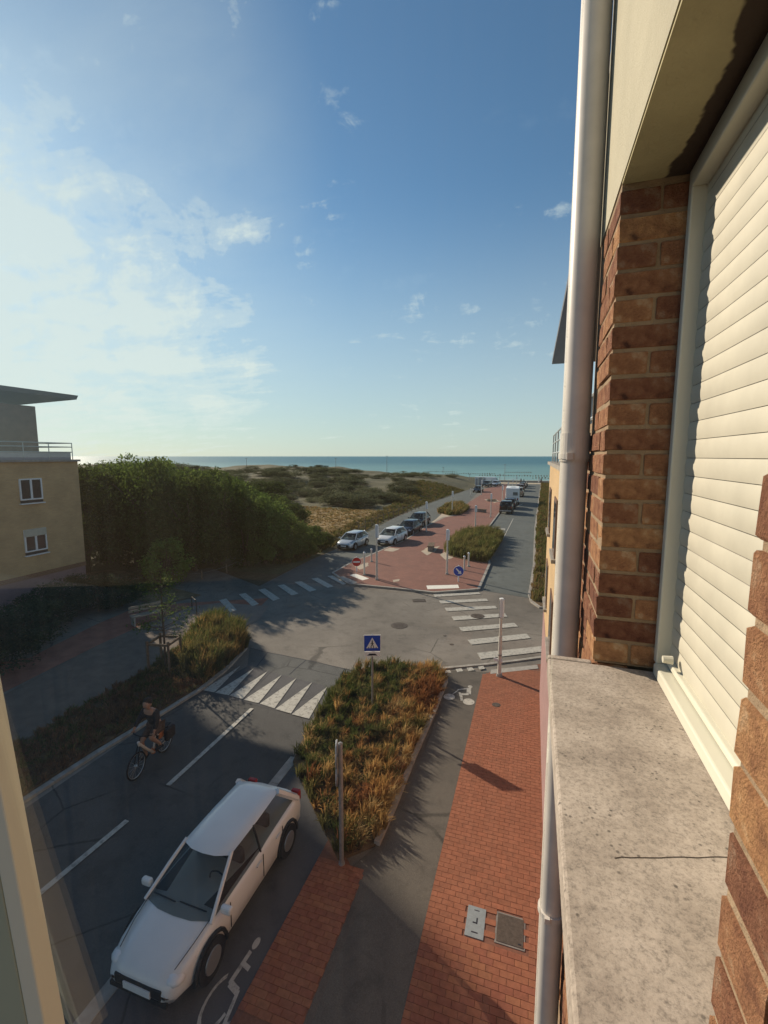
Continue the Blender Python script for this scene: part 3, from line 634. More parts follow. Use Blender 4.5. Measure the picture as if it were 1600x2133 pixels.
# covers
def cover(px, py, r, label, h=0.0, sq=False, m='iron'):
    p = on_ground(px, py); t = thing('manhole_cover', label, 'manhole cover', (p.x, p.y, h), R(20), 'iron covers in the road')
    if sq:
        MB().box((0, 0, 0.002), (r * 2.2, r * 1.6, 0.012)).build('frame', M['iron'], t, world=False); MB().box((0, 0, 0.006), (r * 1.9, r * 1.3, 0.014)).build('lid', M[m], t, world=False)
    else:
        MB().cyl((0, 0, -0.012), (0, 0, 0.004), r, r, 28).build('frame', M['iron'], t, world=False); MB().cyl((0, 0, 0.0041), (0, 0, 0.010), r * .85, r * .83, 28).build('lid', M[m], t, world=False)
    for i in range(4 if r > .15 else 0): MB().box((0, (i - 1.5) * r * 0.3, 0.0125), (r * 1.1, r * .08, 0.004)).build('lid_rib', M['iron'], t, world=False)
cover(832, 1302, 0.42, 'large round iron manhole cover in the middle of the junction', -0.026)
cover(873, 1250, 0.34, 'rectangular drain cover in the asphalt just before the red island', -0.026, True)
cover(995, 1283, 0.36, 'round manhole cover lying on a stripe of the right zebra crossing', -0.006)
cover(941, 1341, 0.09, 'tiny round valve cover in the asphalt near the cycle path', -0.026)
cover(927, 1323, 0.08, 'tiny round valve cover closer to the junction middle', -0.026)
cover(1034, 1469, 0.14, 'small oval iron cover set in the red brick pavement', 0.012)
pl = thing('utility_cover', 'pale blue grey rectangular plate with dark markings set in the red pavement', 'utility cover', (-0.64, 7.28, 0.004))
MB().box((-0.67, 7.29, 0.009), (0.32, 0.56, 0.014)).build('plate', M['plate'], pl, bevel=0.003)
for a in ((-0.65, 7.31, .022, .11), (-0.69, 7.27, .06, .022), (-0.67, 7.50, .09, .012), (-0.67, 7.10, .11, .02)): MB().box((a[0], a[1], 0.0175), (a[2], a[3], 0.003)).build('printed_mark', M['dark'], pl)
pl = thing('utility_cover', 'rusty brown square iron cover set in the red pavement beside the grey plate', 'utility cover', (-0.1, 7.3, 0.004))
MB().box((-0.08, 7.33, 0.006), (0.50, 0.56, 0.012)).build('frame', M['stone'], pl); MB().box((-0.08, 7.33, 0.013), (0.44, 0.50, 0.012)).build('lid', M['iron'], pl)
MB().box((0.08, 7.13, 0.021), (0.05, 0.02, 0.004)).build('lifting_slot', M['dark'], pl)

# ------------------------------------------------------------------ red island
isl_px = [(693, 1193), (743, 1165), (763, 1160), (798, 1144), (842, 1126), (890, 1095), (925, 1078), (949, 1072), (973, 1049), (1001, 1031), (1010, 1018), (1056, 1008), (1054, 1030), (1043, 1064), (1009, 1109), (1020, 1174), (997, 1226), (904, 1233), (822, 1224), (727, 1215)]
isl = gp(isl_px, 0.08)
MB().prism(isl, -0.05, 0.08).build('island', M['island'], kind='structure')
kerb('island_kerb', isl[:9], 0.16, 0.086, step=1.3)
kerb('island_kerb', isl[13:] + [isl[0]], 0.16, 0.086, step=1.3)
marking(gp(z1([(693, 843), (885, 838), (892, 858), (700, 865)]), 0.08), 'crossing_stripe', 'bright fresh white stripe on the red island at the end of the right crossing', 'zebra stripe', 'road_paint_new', 0.084)
marking(gp([(728, 1198), (741, 1195), (769, 1205), (755, 1209)], 0.08), 'crossing_stripe', 'bright fresh white stripe on the red island tip at the end of the left crossing', 'zebra stripe', 'road_paint_new', 0.084)
marking(gp([(705, 1203), (714, 1200), (745, 1213), (736, 1216)], 0.08), 'tactile_strip', 'sandy pinkish tactile strip on the left tip of the red island', 'tactile paving', 'tactile', 0.0845)
def drift(pxs, h, label):
    p = gp(pxs, h); cx = sum(a for a, _ in p) / len(p); cy = sum(b_ for _, b_ in p) / len(p)
    out = []
    n = len(p)
    for i in range(n):
        for t in (0, .33, .66):
            x = p[i][0] * (1 - t) + p[(i + 1) % n][0] * t; y = p[i][1] * (1 - t) + p[(i + 1) % n][1] * t
            s = 1 + random.uniform(-.18, .12); out.append((cx + (x - cx) * s, cy + (y - cy) * s))
    o = single(MB().sheet(out, h + 0.006), 'sand_drift', M['sand_drift'], label, 'sand patch', (cx, cy, h)); return o
drift([(878, 1148), (890, 1156), (905, 1150), (915, 1138), (890, 1140)], 0.08, 'blown sand patch round the nearer stone bench')
drift([(915, 1155), (928, 1168), (945, 1160), (935, 1148)], 0.08, 'blown sand patch by the lamp post between bench and grass bed')
drift([(797, 1147), (820, 1150), (832, 1143), (812, 1141)], 0.08, 'blown sand patch in front of the white hatchback on the island edge')
drift([(818, 1208), (833, 1206), (832, 1210), (820, 1213)], 0.08, 'small sand patch in the open red paving of the island')
drift([(740, 1180), (765, 1172), (770, 1178), (748, 1188)], 0.08, 'sand patch between the no entry sign and the bollards')
drift([(888, 1096), (930, 1062), (960, 1068), (950, 1074), (922, 1078)], 0.085, 'pale sand and gravel apron left of the far grass bed')
drift([(1008, 1040), (1030, 1047), (1046, 1045), (1030, 1040)], 0.08, 'sand ring round the tree pit far up the island')
# parking line on the sea road
def pline(pxs, label): marking(gp(pxs), 'parking_line', label, 'road line', 'road_paint', -0.007, 'parking bay lines along the sea road')
pline([(1025, 1098), (1053, 1101), (1052, 1105), (1024, 1101)], 'white line across the parking bay in front of the black off-roader')
pline([(1047, 1122), (1049, 1122), (1070, 1080), (1068.6, 1080)], 'white line between parking bays and sea road, from grass bed to off-roader')
pline([(1079, 1053), (1089, 1049), (1088, 1051), (1080, 1055)], 'short white line beside the motorhome on the sea road')

# ------------------------------------------------------------------ grass beds
def inside(x, y, poly):
    c = False; n = len(poly); j = n - 1
    for i in range(n):
        if (poly[i][1] > y) != (poly[j][1] > y) and x < (poly[j][0] - poly[i][0]) * (y - poly[i][1]) / (poly[j][1] - poly[i][1]) + poly[i][0]: c = not c
        j = i
    return c
OCH = (0.34, 0.21, 0.075); RED = (0.16, 0.062, 0.026); GRN = (0.088, 0.105, 0.028); OLI = (0.14, 0.125, 0.042); STR = (0.46, 0.33, 0.15); BGR = (0.10, 0.17, 0.03)
def grass_mesh(poly, n_tufts, per, hrange, spread, palette, width=0.012, z=0.05, lean=(0.3, -0.12), seed=1, tone=None, hfun=None):
    rnd = random.Random(seed); m = MB(); m.c = []
    xa, xb = min(p[0] for p in poly), max(p[0] for p in poly); ya, yb = min(p[1] for p in poly), max(p[1] for p in poly)
    k = 0
    while k < n_tufts:
        x, y = rnd.uniform(xa, xb), rnd.uniform(ya, yb)
        if not inside(x, y, poly): continue
        k += 1
        fl = noise.noise(Vector((x * .8, y * .8, seed * 3.7)))
        idx = min(len(palette) - 1, max(0, int((fl * 0.9 + 0.5 + rnd.uniform(-.22, .22)) * len(palette))))
        base = palette[idx]
        if tone: base = tone(x, y, base, rnd)
        zz = z if hfun is None else hfun(x, y)
        H = rnd.uniform(*hrange) * (0.75 + 0.5 * (noise.noise(Vector((x * 1.1, y * 1.1, 9))) + .5))
        for b_ in range(per):
            a = rnd.uniform(0, 2 * math.pi); r0 = rnd.uniform(0, spread * .35)
            bx, by = x + math.cos(a) * r0, y + math.sin(a) * r0
            h = H * rnd.uniform(.55, 1.1); out = rnd.uniform(.1, 1) * spread
            tx = bx + math.cos(a) * out + lean[0] * h * rnd.uniform(.3, 1); ty = by + math.sin(a) * out + lean[1] * h * rnd.uniform(.3, 1)
            w = width * rnd.uniform(.6, 1.3); pa = rnd.uniform(0, math.pi); wx, wy = math.cos(pa) * w, math.sin(pa) * w
            mx_, my_ = bx + (tx - bx) * .35, by + (ty - by) * .35; droop = rnd.uniform(.72, 1)
            n0 = len(m.v)
            m.v += [(bx - wx, by - wy, zz), (bx + wx, by + wy, zz), (mx_ - wx * .9, my_ - wy * .9, zz + h * .62), (mx_ + wx * .9, my_ + wy * .9, zz + h * .62), (tx, ty, zz + h * droop)]
            m.f += [(n0, n0 + 1, n0 + 3, n0 + 2), (n0 + 2, n0 + 3, n0 + 4)]
            v_ = rnd.uniform(.7, 1.35); c = tuple(q * v_ for q in base); m.c += [c] * 5
    return m
def grass_bed(name, poly, label, soil_z, args, seed):
    cx = sum(p[0] for p in poly) / len(poly); cy = sum(p[1] for p in poly) / len(poly)
    o = MB().prism(poly, -0.05, soil_z).build(name + '_soil', M['soil'], kind='structure')
    g_ = grass_mesh(poly, z=soil_z, seed=seed, **args)
    return g_.build(name, M['grass'], kind='stuff', label=label)
bed = gp([(610, 1588), (636, 1530), (668, 1478), (700, 1430), (735, 1398), (800, 1385), (912, 1390), (928, 1420), (900, 1490), (860, 1580), (820, 1680), (785, 1760), (705, 1792), (655, 1690)])
def near_tone(x, y, base, rnd):        # green on the road side and far end, straw along the kerb
    left = smooth((-3.7 - x) / 1.1) * smooth((y - 8.2) / 1.5)
    kerbside = smooth((x - (-3.15 + (y - 8) * 0.09 - 0.3)) / 0.35)
    if rnd.random() < left * .75: return GRN if rnd.random() < .7 else OLI
    if rnd.random() < kerbside * .7: return OCH if rnd.random() < .6 else STR
    if y < 8.6 and rnd.random() < .55: return GRN if rnd.random() < .5 else OLI
    return base
grass_bed('bed_grass', bed, 'tall rust, straw and green grass filling the near planting bed', 0.03,
          dict(n_tufts=1150, per=34, hrange=(0.18, 0.56), spread=0.22, palette=[(0.24, 0.10, 0.04), (0.32, 0.16, 0.06), (0.40, 0.23, 0.08), OLI, (0.42, 0.27, 0.10), (0.34, 0.18, 0.065), (0.46, 0.32, 0.14)], width=0.010, tone=near_tone), 3)
bk = gp([(912, 1390), (930, 1420), (902, 1490), (862, 1580), (822, 1680), (785, 1762)])
kerb('bed_kerb', bk, 0.13, 0.10, step=1.0)
kerb('bed_kerb', gp([(800, 1384), (912, 1390)]), 0.10, 0.06)
bed2 = gp([(925, 1148), (935, 1158), (975, 1168), (1016, 1172), (1047, 1124), (1040, 1113), (1005, 1108), (960, 1113), (940, 1128)], 0.08)
grass_bed('bed_grass', bed2, 'olive grass clump in the island bed beside the sea road', 0.12,
          dict(n_tufts=900, per=18, hrange=(0.7, 1.15), spread=0.34, palette=[GRN, OLI, OLI, (0.2, 0.17, 0.06), (0.11, 0.12, 0.035)], width=0.02), 5)
bed3 = gp([(912, 1068), (935, 1074), (960, 1072), (978, 1060), (960, 1050), (930, 1053)], 0.08)
grass_bed('bed_grass', bed3, 'low straw coloured grass clump in the farther island bed', 0.12,
          dict(n_tufts=600, per=14, hrange=(0.5, 0.95), spread=0.4, palette=[OLI, OLI, OCH, GRN, (0.3, 0.22, 0.1)], width=0.028), 6)
bed4 = gp([(1106, 1238), (1110, 1252), (1126, 1264), (1170, 1270), (1185, 1200), (1165, 1100), (1150, 1030), (1142, 1008), (1128, 1008), (1124, 1040), (1118, 1100), (1115, 1176)])
grass_bed('bed_grass', bed4, 'dry brown and green grass strip along the right side of the sea road', 0.06,
          dict(n_tufts=2600, per=12, hrange=(0.3, 0.75), spread=0.35, palette=[(0.17, 0.11, 0.045), OLI, GRN, (0.2, 0.13, 0.05), OLI], width=0.022), 7)
kerb('sea_road_kerb', gp([(1128, 1266), (1110, 1254), (1105, 1238), (1109, 1215), (1114, 1176), (1116, 1100), (1123, 1040), (1127, 1010)]), 0.28, 0.03, step=2.0)
verge = gp([(512, 1350), (505, 1325), (470, 1305), (420, 1310), (380, 1345), (300, 1400), (180, 1470), (60, 1540), (-60, 1600), (-60, 1728), (0, 1690), (200, 1562), (417, 1432), (470, 1392)])
def verge_tone(x, y, base, rnd):
    if y > 12.8: return OCH if rnd.random() < .25 else (GRN if rnd.random() < .4 else OLI)
    return base
grass_bed('verge_grass', verge, 'brown and green grass verge between the left footpath and the road', 0.06,
          dict(n_tufts=1900, per=15, hrange=(0.10, 0.32), spread=0.2, palette=[(0.20, 0.10, 0.05), (0.17, 0.09, 0.045), OLI, (0.22, 0.12, 0.06), GRN, (0.18, 0.10, 0.05)], width=0.013, tone=verge_tone), 8)
hum = gp([(515, 1350), (500, 1312), (455, 1298), (415, 1312), (385, 1345), (380, 1400), (420, 1425), (470, 1385)])
hg = grass_mesh(hum, 620, 30, (0.6, 1.15), 0.36, [GRN, OLI, (0.2, 0.14, 0.05), OCH, GRN, OLI], 0.013, 0.06, seed=9)
hg.build('bed_grass', M['grass'], kind='stuff', label='bushy mound of tall grass at the junction end of the left verge')
# left footpaths
path_l = gp([(475, 1300), (430, 1285), (300, 1300), (200, 1345), (0, 1450), (-80, 1500), (-80, 1600), (60, 1535), (180, 1465), (300, 1395), (400, 1330)])
MB().sheet(path_l, -0.014).build('left_footpath', mat('left_path_grey', (0.17, 0.13, 0.10), 0.9, 0.2, 2, 0.3, 40), kind='structure')
path_r = gp([(390, 1255), (560, 1245), (520, 1285), (475, 1302), (350, 1290), (210, 1340), (0, 1445), (-80, 1490), (-80, 1385), (60, 1370), (200, 1300), (290, 1262)])
MB().sheet(path_r, -0.018).build('left_red_path', mat('left_red_paving', (0.30, 0.13, 0.085), 0.9, 0.25, 1.5, 0.3, 40), kind='structure')
pal = gp([(300, 1300), (400, 1262), (460, 1255), (560, 1262), (540, 1290), (480, 1318), (440, 1300), (360, 1318)])
MB().sheet(pal, -0.011).build('pale_pavement', mat('pale_pink_paving', (0.25, 0.19, 0.15), 0.9, 0.15, 1.2, 0.3, 40), kind='structure')
sandp = gp([(165, 1180), (260, 1190), (320, 1215), (420, 1240), (330, 1262), (250, 1240), (165, 1222)])
MB().sheet(sandp, 0.02).build('sandy_path', mat('trodden_sand', (0.20, 0.14, 0.075), 0.95, 0.3, 2, 0.3, 20), kind='structure')

# dune grass: stuff, on the terrain
def hf(x, y): return dune_h(x, y)
dz = [(left_edge(y) - .6, y) for y in (30, 40, 55, 70, 90, 112)] + [(left_edge(y) - w_, y) for y, w_ in ((112, 12), (90, 10), (70, 4.2), (55, 3.2), (40, 3.2), (30, 4))]
grass_mesh(dz, 3800, 9, (0.2, 0.5), 0.35, [OLI, (0.15, 0.12, 0.05), GRN, (0.2, 0.15, 0.06), (0.13, 0.11, 0.045)], 0.03, seed=11, hfun=hf).build('dune_grass', M['grass'], kind='stuff', label='ochre and olive grass on the bank beside the outgoing road')
fz = [(-19, 41), (-18.5, 62), (-48, 66), (-48, 42), (-30, 40)]
grass_mesh(fz, 5000, 8, (0.10, 0.3), 0.3, [(0.27, 0.18, 0.07), (0.3, 0.2, 0.08), (0.24, 0.17, 0.07), OLI, (0.34, 0.25, 0.11)], 0.03, seed=12, hfun=hf).build('meadow_grass', M['grass'], kind='stuff', label='short ochre grass of the little meadow in the dunes')

# ------------------------------------------------------------------ shrubs and trees
def leaf_cloud(seed, nc, leaves, R0, leaf, zlo=0.0, squash=0.8, cs=0.34):
    """leaf-sized faces in clumps spread through a unit crown volume"""
    rnd = random.Random(seed); m = MB()
    for c in range(nc):
        while True:
            p = Vector((rnd.uniform(-1, 1), rnd.uniform(-1, 1), rnd.uniform(-1, 1)))
            if .35 < p.length < 1: break
        p = p.normalized() * (rnd.uniform(.45, 1) ** .5) * (1 - cs * .7)
        r = cs * rnd.uniform(.6, 1.25)
        for i in range(leaves):
            d = Vector((rnd.gauss(0, 1), rnd.gauss(0, 1), rnd.gauss(0, 1))).normalized() * r * rnd.uniform(.55, 1.08)
            q = p + d
            q = Vector((q.x * R0, q.y * R0, (q.z * squash + 1) * .5))
            if q.z < zlo: q.z = zlo + rnd.random() * .1
            s = leaf * rnd.uniform(.6, 1.4)
            a = Vector((rnd.uniform(-1, 1), rnd.uniform(-1, 1), rnd.uniform(-.6, .6))).normalized(); b_ = a.cross(d.normalized() + Vector((rnd.uniform(-.6, .6), rnd.uniform(-.6, .6), rnd.uniform(0, .8)))).normalized()
            n0 = len(m.v); m.v += [tuple(q + a * s), tuple(q + b_ * s * .5), tuple(q - a * s), tuple(q - b_ * s * .5)]; m.f.append((n0, n0 + 1, n0 + 2, n0 + 3))
    return m
# crown meshes have height 1 and radius R0; objects scale them
big = [leaf_cloud(20 + i, 56, 240, 0.62, 0.019, 0.0, 1.0, 0.25).mesh('crown', M['leaf']) for i in range(4)]
big_b = leaf_cloud(33, 26, 110, 0.5, 0.030, 0.0, 1.0, 0.32).mesh('crown', M['leaf_bright'])
low = [leaf_cloud(50 + i, 26, 90, 0.85, 0.034, 0.0, 0.9, 0.34).mesh('shrub', M['leaf_grey']) for i in range(4)]
hed = [leaf_cloud(70 + i, 40, 150, 0.75, 0.024, 0.0, 0.95, 0.3).mesh('crown', M['leaf_dark']) for i in range(2)]
def trunk_mesh(seed):
    rnd = random.Random(seed); m = MB()
    m.tube([(0, 0, -.05), (.02, .01, .2), (-.01, .02, .42)], [.028, .022, .015], 7)
    for k in range(7):
        a = rnd.uniform(0, 6.28); h = rnd.uniform(.12, .42); r = rnd.uniform(.2, .38)
        m.tube([(0, 0, h), (math.cos(a) * r * .5, math.sin(a) * r * .5, h + .16), (math.cos(a) * r, math.sin(a) * r, h + .36)], [.013, .009, .004], 5)
    return m.mesh('trunk', M['bark'])
trunks = [trunk_mesh(i) for i in range(2)]
def tree(x, y, h, w, label, i, group='trees of the dune thicket', crown=None, z=None, cat='tree', name='thicket_tree'):
    z = dune_h(x, y) - .1 if z is None else z
    t = thing(name, label, cat, (x, y, z), random.uniform(0, 6.28), group)
    c = rawmesh('crown', crown or big[i % 4], t); c.scale = (w, w, h)
    k = rawmesh('trunk', trunks[i % 2], t); k.scale = (h, h, h)
    return t
# px, base row, height, width (m) of the thicket beside the left crossing
TT = [(205, 1192, 6.6, 6.5, 'tall leafy thicket tree nearest the yellow apartment block'), (262, 1196, 6.9, 6.2, 'dark round tree second from the yellow apartment block'),
      (325, 1198, 7.4, 6.8, 'tallest dark tree in front of the thicket, above the fresh green bush'), (395, 1205, 7.0, 6.5, 'broad dark tree in the middle of the thicket front'),
      (450, 1196, 6.6, 6.0, 'dark leafy tree right of the thicket middle'), (505, 1196, 5.8, 5.6, 'dark tree behind the left zebra crossing'), (552, 1190, 5.0, 5.2, 'rounded shrubby tree where the thicket begins to drop'),
      (598, 1180, 3.9, 4.8, 'lower rounded shrub tree left of the silver car'), (640, 1168, 2.7, 4.2, 'low dark shrub at the right foot of the thicket beside the road'),
      (672, 1150, 1.6, 3.2, 'last low shrub of the thicket by the silver car')]
for i, (px, py, h, w, lb) in enumerate(TT):
    p = on_ground(px, py); tree(p.x - 1.2, p.y + 2.0, h * (1.18, 1.02, 1.16, 1.10, 1.14, 1.02, 1.16, 1.0, 1.1, 1.0)[i], w * .76, lb, i)
rnd = random.Random(5)
T2 = [(165, 36, 7.9, 8), (215, 40, 7.6, 8), (285, 39, 8.2, 8), (345, 41, 7.9, 8.5), (410, 42, 7.2, 8), (470, 43, 6.3, 8), (520, 46, 5.2, 7), (560, 50, 4.6, 7), (600, 46, 3.3, 5), (180, 56, 7.4, 10), (260, 55, 7.8, 10), (340, 56, 8.2, 10), (420, 58, 7.2, 10), (490, 62, 5.9, 9), (545, 70, 4.9, 9)]
for i, (px, dist, h, w) in enumerate(T2):
    d = pixel_dir(px, 1000); d.z = 0; d.normalize(); p = d * dist * 1.05
    tree(p.x, p.y, max(1.5, h * rnd.uniform(.84, 1.1) - dune_h(p.x, p.y)), w * .78, ('tree top in the second row of the thicket, ' if dist < 52 else 'paler tree top at the back of the thicket, ') + ['next to the apartment block', 'second from the apartment block', 'third from the apartment block', 'fourth from the apartment block', 'fifth from the apartment block', 'sixth from the apartment block', 'seventh from the apartment block', 'eighth, near the meadow', 'last before the silver car'][i if i < 9 else i - 9], i + 3, 'trees deeper in the thicket')
for i, (px, py, h, w, lb) in enumerate([(350, 1216, 3.6, 3.6, 'fresh bright green bush catching the sun in front of the dark thicket'), (300, 1222, 1.6, 2.0, 'small dim green bush before the thicket, left of the bright one')]):
    p = on_ground(px, py); t = thing('green_bush', lb, 'bush', (p.x, p.y, dune_h(p.x, p.y)), 0.4 + i)
    c = rawmesh('crown', big_b if i == 0 else hed[0], t); c.scale = (w, w, h); k = rawmesh('stem', trunks[0], t); k.scale = (h, h, h)
for i, (px, py, h, w, lb) in enumerate([(150, 1262, 2.0, 3.2, 'dark evergreen shrub below the yellow apartment block, farthest along the hedge'), (205, 1272, 2.1, 3.0, 'dark glossy shrub in the hedge behind the bench'),
                                  (110, 1305, 2.3, 3.4, 'dark shrub in the hedge left of the bench'), (255, 1262, 1.7, 2.6, 'low evergreen shrub beside the pale bench'), (50, 1345, 2.4, 3.6, 'big dark shrub in the hedge near the left edge'),
                                  (-20, 1400, 2.4, 3.6, 'dark shrub at the left end of the hedge')]):
    p = on_ground(px, py); t = thing('hedge_shrub', lb, 'shrub', (p.x, p.y, -0.05), i * 1.3, 'evergreen shrubs of the hedge')
    c = rawmesh('crown', hed[i % 2], t); c.scale = (w * .75, w * .75, h); k = rawmesh('stem', trunks[1], t); k.scale = (h, h, h)
# dune scrub
k = 0; rnd = random.Random(17)
lab = ['grey green dune shrub above the meadow', 'grey green dune shrub on the dune crest', 'olive dune shrub on the dunes behind the thicket']
while k < 285:
    px = rnd.uniform(100, 985); dist = 66 + 84 * rnd.random() ** 1.3
    d = pixel_dir(px, 1000); d.z = 0; d.normalize(); x, y = d.x * dist, d.y * dist
    gap = left_edge(y) - x
    if y < 64 or y > 150 or gap < 6: continue
    dn = noise.noise(Vector((x * .05, y * .05, 2)))
    if dn < -.2 and rnd.random() < .6: continue
    if px > 760 and y > 90 and rnd.random() < .7: continue
    w = rnd.uniform(2.2, 4.6); h = w * rnd.uniform(.40, .62) * (.8 if y > 105 else 1)
    z = dune_h(x, y); j = 0 if y < 95 else 1
    if px < 480: j = 2
    o = rawmesh('dune_shrub', low[k % 4], None, (x, y, z - .15)); o.scale = (w, w, h); o.rotation_euler = (0, 0, rnd.uniform(0, 6.28))
    size = 'low flat' if h < 1.3 else ('middling' if h < 1.9 else 'tall rounded')
    side = 'toward the apartment block' if px < 300 else ('behind the tree thicket' if px < 480 else ('beyond the thicket edge' if px < 620 else ('in line with the silver car' if px < 800 else 'near the outgoing road')))
    tag(o, size + ' ' + lab[j].replace('dune shrub', 'shrub') .replace(' on the dunes behind the thicket', ' on the dunes') + ', ' + side, 'shrub', ['dune shrubs above the meadow', 'dune shrubs on the crest', 'dune shrubs behind the thicket'][j]); k += 1

# sapling in its timber guard
gpnt = on_ground(345, 1392)
t = thing('young_tree', 'thin young tree with sparse leaves growing inside the timber guard', 'tree', (gpnt.x, gpnt.y, 0.0))
m_ = MB(); m_.tube([(0, 0, 0), (.02, 0, 1.2), (-.02, .02, 2.6), (.03, 0, 3.7)], [.05, .04, .03, .012], 7)
m_.build('trunk', M['bark'], t, world=False)
m_ = MB(); lf = MB(); rnd = random.Random(3)
for i in range(26):
    a = rnd.uniform(0, 6.28); h = rnd.uniform(1.3, 3.5); r = rnd.uniform(.5, 1.3) * (1 - (h - 1.2) * .2)
    e = Vector((math.cos(a) * r, math.sin(a) * r, h + rnd.uniform(.05, .6))); m_.tube([(0, 0, h), tuple(e * .5 + Vector((0, 0, h * .5 - .05))), tuple(e)], [.014, .009, .004], 4)
    for q in range(34):
        c = e * rnd.uniform(.5, 1.08); c.z = h + (e.z - h) * rnd.uniform(.4, 1.1); c += Vector((rnd.gauss(0, .12), rnd.gauss(0, .12), rnd.gauss(0, .1)))
        u = Vector((rnd.gauss(0, 1), rnd.gauss(0, 1), rnd.gauss(0, .5))).normalized() * .05; v = u.cross(Vector((rnd.gauss(0, 1), rnd.gauss(0, 1), 1))).normalized() * .03
        n0 = len(lf.v); lf.v += [tuple(c + u), tuple(c + v), tuple(c - u), tuple(c - v)]; lf.f.append((n0, n0 + 1, n0 + 2, n0 + 3))
m_.build('branches', M['bark'], t, world=False); lf.build('crown', M['leaf'], t, world=False)
t = thing('tree_guard', 'square timber guard of four posts and rails round the young tree', 'tree guard', (gpnt.x, gpnt.y, 0), R(12))
for a, b_ in ((-.42, -.42), (.42, -.42), (.42, .42), (-.42, .42)):
    MB().cyl((a, b_, -.05), (a, b_, 1.25), .05, .05, 9).build('post', M['wood'], t, world=False)
for a in range(4):
    c = Vector((math.cos(a * math.pi / 2) * .42, math.sin(a * math.pi / 2) * .42, 1.12))
    MB().box(c, (.045, .82, .09) if a % 2 == 0 else (.82, .045, .09)).build('rail', M['wood'], t, world=False)

# bench by the hedge
p = on_ground(308, 1296)
t = thing('park_bench', 'pale timber bench with white end panel in front of the hedge', 'bench', (p.x, p.y, 0), R(62))
for k in range(3): MB().box((0, -.16 + k * .16, .45), (1.5, .13, .05)).build('seat_slat', M['wood_pale'], t, world=False)
for k in range(2): MB().box((0, .33, .62 + k * .17), (1.5, .04, .12)).build('back_slat', M['wood_pale'], t, world=False)
for sx in (-.65, .65): MB().box((sx, 0, .21), (.08, .5, .42)).build('leg', M['concrete'], t, world=False)
p = on_ground(405, 1274)
t = thing('cycle_hoop', 'low dark metal hoop standing on the pale pavement by the left crossing', 'cycle stand', (p.x, p.y, 0), R(-35))
MB().tube([(-.45, 0, 0), (-.45, 0, .6), (-.35, 0, .72), (.35, 0, .72), (.45, 0, .6), (.45, 0, 0)], .03, 8).build('hoop', M['iron'], t, world=False)

# stone benches on the island
def stone_bench(px, py, L, label, rz):
    p = on_ground(px, py, .08); t = thing('stone_bench', label, 'bench', (p.x, p.y, .08), rz, 'stone benches on the island')
    MB().box((0, 0, .22), (.45, L, .40)).build('base', M['stone'], t, world=False, bevel=.02)
    for k in range(4): MB().box((-.21 + k * .14, 0, .455), (.12, L + .12, .06)).build('slat', M['wood'], t, world=False)
    return t
stone_bench(898, 1145, 1.7, 'stone bench with dark slatted seat nearest the junction on the red island', R(8))
stone_bench(1002, 1067, 1.6, 'farther stone bench on the red island left of the off-roader', R(60))
p = on_ground(1024, 1044, .08)
t = thing('planter_ring', 'low round dark planter in a sandy ring far up the red island', 'planter', (p.x, p.y, .08))
MB().cyl((0, 0, 0), (0, 0, .35), .9, .95, 20).build('basin', M['stone'], t, world=False); MB().cyl((0, 0, .351), (0, 0, .40), .8, .6, 16).build('soil_heap', M['soil'], t, world=False)

# ------------------------------------------------------------------ street furniture
def lamp(px, py, top, label, h0=.08, pw=.22):
    p = on_ground(px, py, h0)
    lo, hi = 0, 12
    for _ in range(40):
        m = (lo + hi) / 2; v = Vector((p.x, p.y, h0 + m)) - CAM
        if 1066.5 - FPX * v.dot(UP) / v.dot(FW) > top: lo = m
        else: hi = m
    H = lo
    t = thing('street_lamp', label, 'street lamp', (p.x, p.y, h0), R(-18), 'slim lamp posts with white panels')
    MB().cyl((0, 0, 0), (0, 0, .10), .12, .10, 12).build('base_flange', M['galv'], t, world=False)
    MB().cyl((0, 0, .1), (0, 0, H * .52), .072, .066, 12).build('lower_pole', M['pole_cream'], t, world=False, smooth=False)
    MB().cyl((0, 0, H * .52), (0, 0, H * .78), .052, .05, 12).build('upper_pole', M['pole_cream'], t, world=False)
    s = MB().cyl((-.05, 0, H * .76), (-.05, 0, H - .08), .045, .045, 10); s.build('luminaire_tube', M['galv'], t, world=False)
    MB().box((.035, -.02, H * .88), (pw, .13, H * .23)).build('panel', M['panel_white'], t, world=False, bevel=.012)
    MB().cyl((0, 0, H * .995), (0, 0, H + .015), .085, .07, 10).build('cap', M['panel_white'], t, world=False)
    return t
lamp(785, 1208, 1093, 'lamp post with white panel at the left front of the red island')
lamp(888, 1108, 1045, 'lamp post with white panel beside the dark blue parked cars')
lamp(931, 1196, 1103, 'lamp post with white panel left of the olive grass bed')
lamp(990, 1110, 1053, 'lamp post with white panel behind the olive grass bed')
lamp(942, 1070, 1023, 'lamp post with white panel rising from the farther grass bed')
lamp(1022, 1077, 1028, 'lamp post with white panel right of the farther stone bench')
lamp(1046, 1050, 1011, 'lamp post with white panel at the left side of the motorhome')
lamp(1003, 1031, 1000, 'lamp post with white panel beside the far black car')
lamp(1058, 1024, 1004, 'distant lamp post with white panel just behind the motorhome')
lamp(1068, 1020, 998, 'distant lamp post with white panel by the far queue of cars')
lamp(1076, 1014, 992, 'farthest lamp post with white panel near the sea front')
nl = lamp(1040, 1408, 1247, 'tall lamp post with white panel at the corner of the brick pavement', .012, .13)
MB().box((-.05, -.03, .62), (.34, .03, .12)).build('name_plate', M['panel_white'], nl, world=False, bevel=.01)
MB().cyl((0, 0, .80), (0, 0, .86), .08, .08, 10).build('clamp', M['galv'], nl, world=False)

